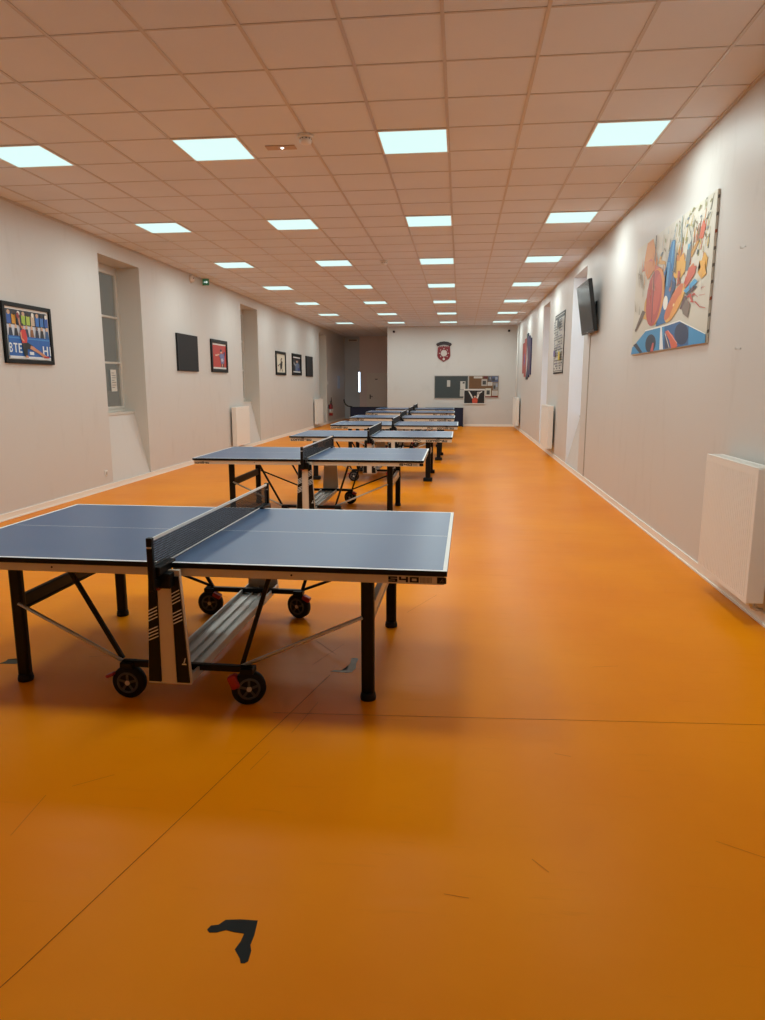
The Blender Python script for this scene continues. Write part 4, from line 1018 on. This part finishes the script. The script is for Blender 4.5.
mb = MB(); mb.box(-.41, .41, -0.008, -0.001, 0, .585); mb.build('sheet', ink('cfccc6'), t)
S = [('101114', R4(.03, .07, .97, .90)), ('c04a32', [(.42, .07), (.64, .07), (.66, .30), (.60, .42), (.46, .42), (.40, .30)]), ('d9b8a4', ellipse(.53, .50, .05, .07)),
     ('d3cfc8', [(.40, .36), (.45, .42), (.33, .72), (.27, .84), (.23, .80), (.28, .68)]), ('d3cfc8', [(.60, .42), (.66, .36), (.72, .56), (.70, .80), (.64, .80), (.64, .58)]),
     ('a9a5a0', ellipse(.25, .83, .04, .04)), ('a9a5a0', [(.62, .62), (.76, .66), (.80, .80), (.68, .82)]), ('e3e3e0', stroke(.74, .76, .86, .82, .05)), ('6a4a3a', ellipse(.53, .56, .045, .03))]
print_mesh('print', S, on_end(-.41, .41, 0, .585, -0.0084), t)
for k, (x, lab) in enumerate([(-2.58, 'small black dome camera at the top left of the end wall'), (1.79, 'small black dome camera at the top right of the end wall')]):
    t = thing('dome_camera', lab, 'camera', (x, YE, 3.60), group='dome cameras on the end wall')
    mb = MB(); mb.box(-.04, .04, -.02, 0, -.04, .04, 0, .006); mb.build('mount_plate', M_black, t)
    mb = MB(); mb.lathe([(.045, .015), (.045, .035), (.038, .062), (.02, .075)], (0, 0, 0), (0, -1, 0), 18); mb.build('dome', mat('smoked_dome', '0b0b0d', 0.15), t)

# ---------------------------------------------------------------- barriers near the end
def barrier(label, x0, x1, y, h, light_right=False, arm=False):
    t = thing('court_barrier', label, 'barrier', ((x0 + x1) / 2, y, 0), group='navy court barriers'); hw = (x1 - x0) / 2
    mb = MB(); mb.box(-hw + .02, hw - .02, -.006, .006, 0.03, h - .015); mb.build('cloth', M_navy, t)
    mb = MB()
    for z in (.03, h - .015): mb.tube([(-hw + .015, 0, z), (hw - .015, 0, z)], .013, 8)
    for x in (-hw + .015, hw - .015): mb.tube([(x, 0, 0.02), (x, 0, h)], .013, 8)
    mb.build('frame', M_black, t)
    for x in (-hw + .05, hw - .05):
        mb = MB(); mb.box(x - .02, x + .02, -.16, .16, 0, .025, 0, .006); mb.build('foot', M_black, t)
    if arm:
        mb = MB(); mb.tube([(-hw + .10, 0, h - .01), (-hw + .02, 0, h + .005), (-hw - .10, 0, h + .03), (-hw - .19, 0, h + .10), (-hw - .24, 0, h + .20), (-hw - .25, 0, h + .30)], .026, 10)
        mb.build('curved_arm', M_black, t)
    if light_right:
        mb = MB(); mb.box(hw - .03, hw + .01, -.03, .03, 0.0, h + .02, 0, .004); mb.build('edge_post', M_silver, t)
    return t
barrier('navy fabric court barrier standing in front of the alcove door', -4.50, -2.95, 28.4, .70, False, True)
barrier('navy fabric court barrier against the end wall below the boards', -1.33, .165, 26.95, .73, True)

# ---------------------------------------------------------------- ceiling fittings
for k, (x, y, lab) in enumerate([(-1.41, 6.50, 'round smoke detector on the ceiling nearest the viewer, beside a small emergency light'), (-1.407, 12.9, 'far small round smoke detector on the ceiling, beyond the first light rows')]):
    t = thing('smoke_detector', lab, 'smoke detector', (x, y, H - 0.004), group='smoke detectors')
    mb = MB(); mb.lathe([(.072, 0), (.072, -.018), (.062, -.026)], (0, 0, 0), (0, 0, 1), 24); mb.build('base', M_plast, t)
    mb = MB(); mb.lathe([(.050, -.024), (.054, -.045), (.048, -.066), (.02, -.072)], (0, 0, 0), (0, 0, 1), 24); mb.build('cap', M_plast, t)
    mb = MB()
    for q in range(10):
        a = 2 * PI * q / 10; mb.bar((.049 * math.cos(a), .049 * math.sin(a), -.028), (.052 * math.cos(a), .052 * math.sin(a), -.036), .010, .004)
    mb.build('vent', M_black, t)
t = thing('emergency_light', 'small recessed emergency light with a bright lens on the ceiling', 'light', (-1.706, 6.785, H - 0.001))
mb = MB(); mb.box(-.14, .14, -.055, .055, -.008, 0, 0, .003); mb.build('plate', mat('beige_plate', 'bfa893', 0.5), t)
mb = MB(); mb.lathe([(.015, -.007), (.014, -.012), (.006, -.016)], (.012, 0, 0), (0, 0, 1), 14); mb.build('lens', emis('small_lens', (1, .98, .92), 4.0), t)

# ---------------------------------------------------------------- tape marks on the floor
def tape(label, pts, hexc, z=0.0012):
    mb = MB(); mb.prism([(x, y, 0.0002) for (x, y) in pts], (0, 0, z))
    bmesh.ops.triangulate(mb.bm, faces=mb.bm.faces[:])
    return tag(mb.build('tape_mark', mat('tape_' + hexc, hexc, 0.6, spec=0.15, var=0.2, vscale=20)), label, 'tape')
tape('black tape corner mark on the bare orange floor in the foreground',
     [(-.728, 1.752), (-.722, 1.768), (-.70, 1.774), (-.685, 1.795), (-.64, 1.802), (-.586, 1.803), (-.583, 1.775), (-.58, 1.747), (-.581, 1.71), (-.572, 1.69), (-.57, 1.653), (-.578, 1.645), (-.589, 1.644), (-.597, 1.66), (-.621, 1.689), (-.613, 1.72), (-.612, 1.75), (-.645, 1.752), (-.671, 1.757), (-.695, 1.745), (-.718, 1.742)], '131410')
tape('torn silver tape corner on the floor beside a leg of the nearest table',
     [(-.705, 3.668), (-.69, 3.692), (-.65, 3.688), (-.615, 3.70), (-.618, 3.76), (-.612, 3.80), (-.616, 3.872), (-.59, 3.878), (-.575, 3.865), (-.578, 3.79), (-.57, 3.73), (-.585, 3.672), (-.615, 3.660), (-.66, 3.664)], 'a9a69e')
tape('small dark torn tape mark by the near left leg of the nearest table', [(-2.67, 3.565), (-2.655, 3.60), (-2.66, 3.63), (-2.62, 3.62), (-2.575, 3.66), (-2.56, 3.60), (-2.57, 3.57)], '4a4638')
# ---------------------------------------------------------------- world, camera, colour
w = bpy.data.worlds.new('night'); bpy.context.scene.world = w
w.use_nodes = True
w.node_tree.nodes['Background'].inputs['Color'].default_value = (0.135, 0.13, 0.115, 1)
w.node_tree.nodes['Background'].inputs['Strength'].default_value = 1.0
cam = bpy.data.cameras.new('camera'); co = bpy.data.objects.new('camera', cam); C.objects.link(co)
co.location = (0, 0, 1.6234)
co.rotation_euler = (PI / 2 - 0.1809, 0, 0.1106)
cam.sensor_fit = 'VERTICAL'; cam.sensor_height = 36.0; cam.lens = 689.2561 * 36.0 / 1020.0
cam.clip_start = 0.05; cam.clip_end = 200
sc = bpy.context.scene
sc.camera = co
sc.view_settings.view_transform = 'Standard'
sc.view_settings.look = 'None'
sc.view_settings.gamma = 1.0
sc.view_settings.use_curve_mapping = False
sc.view_settings.exposure = EXPOSURE
sc.cycles.max_bounces = 10
sc.cycles.diffuse_bounces = 6
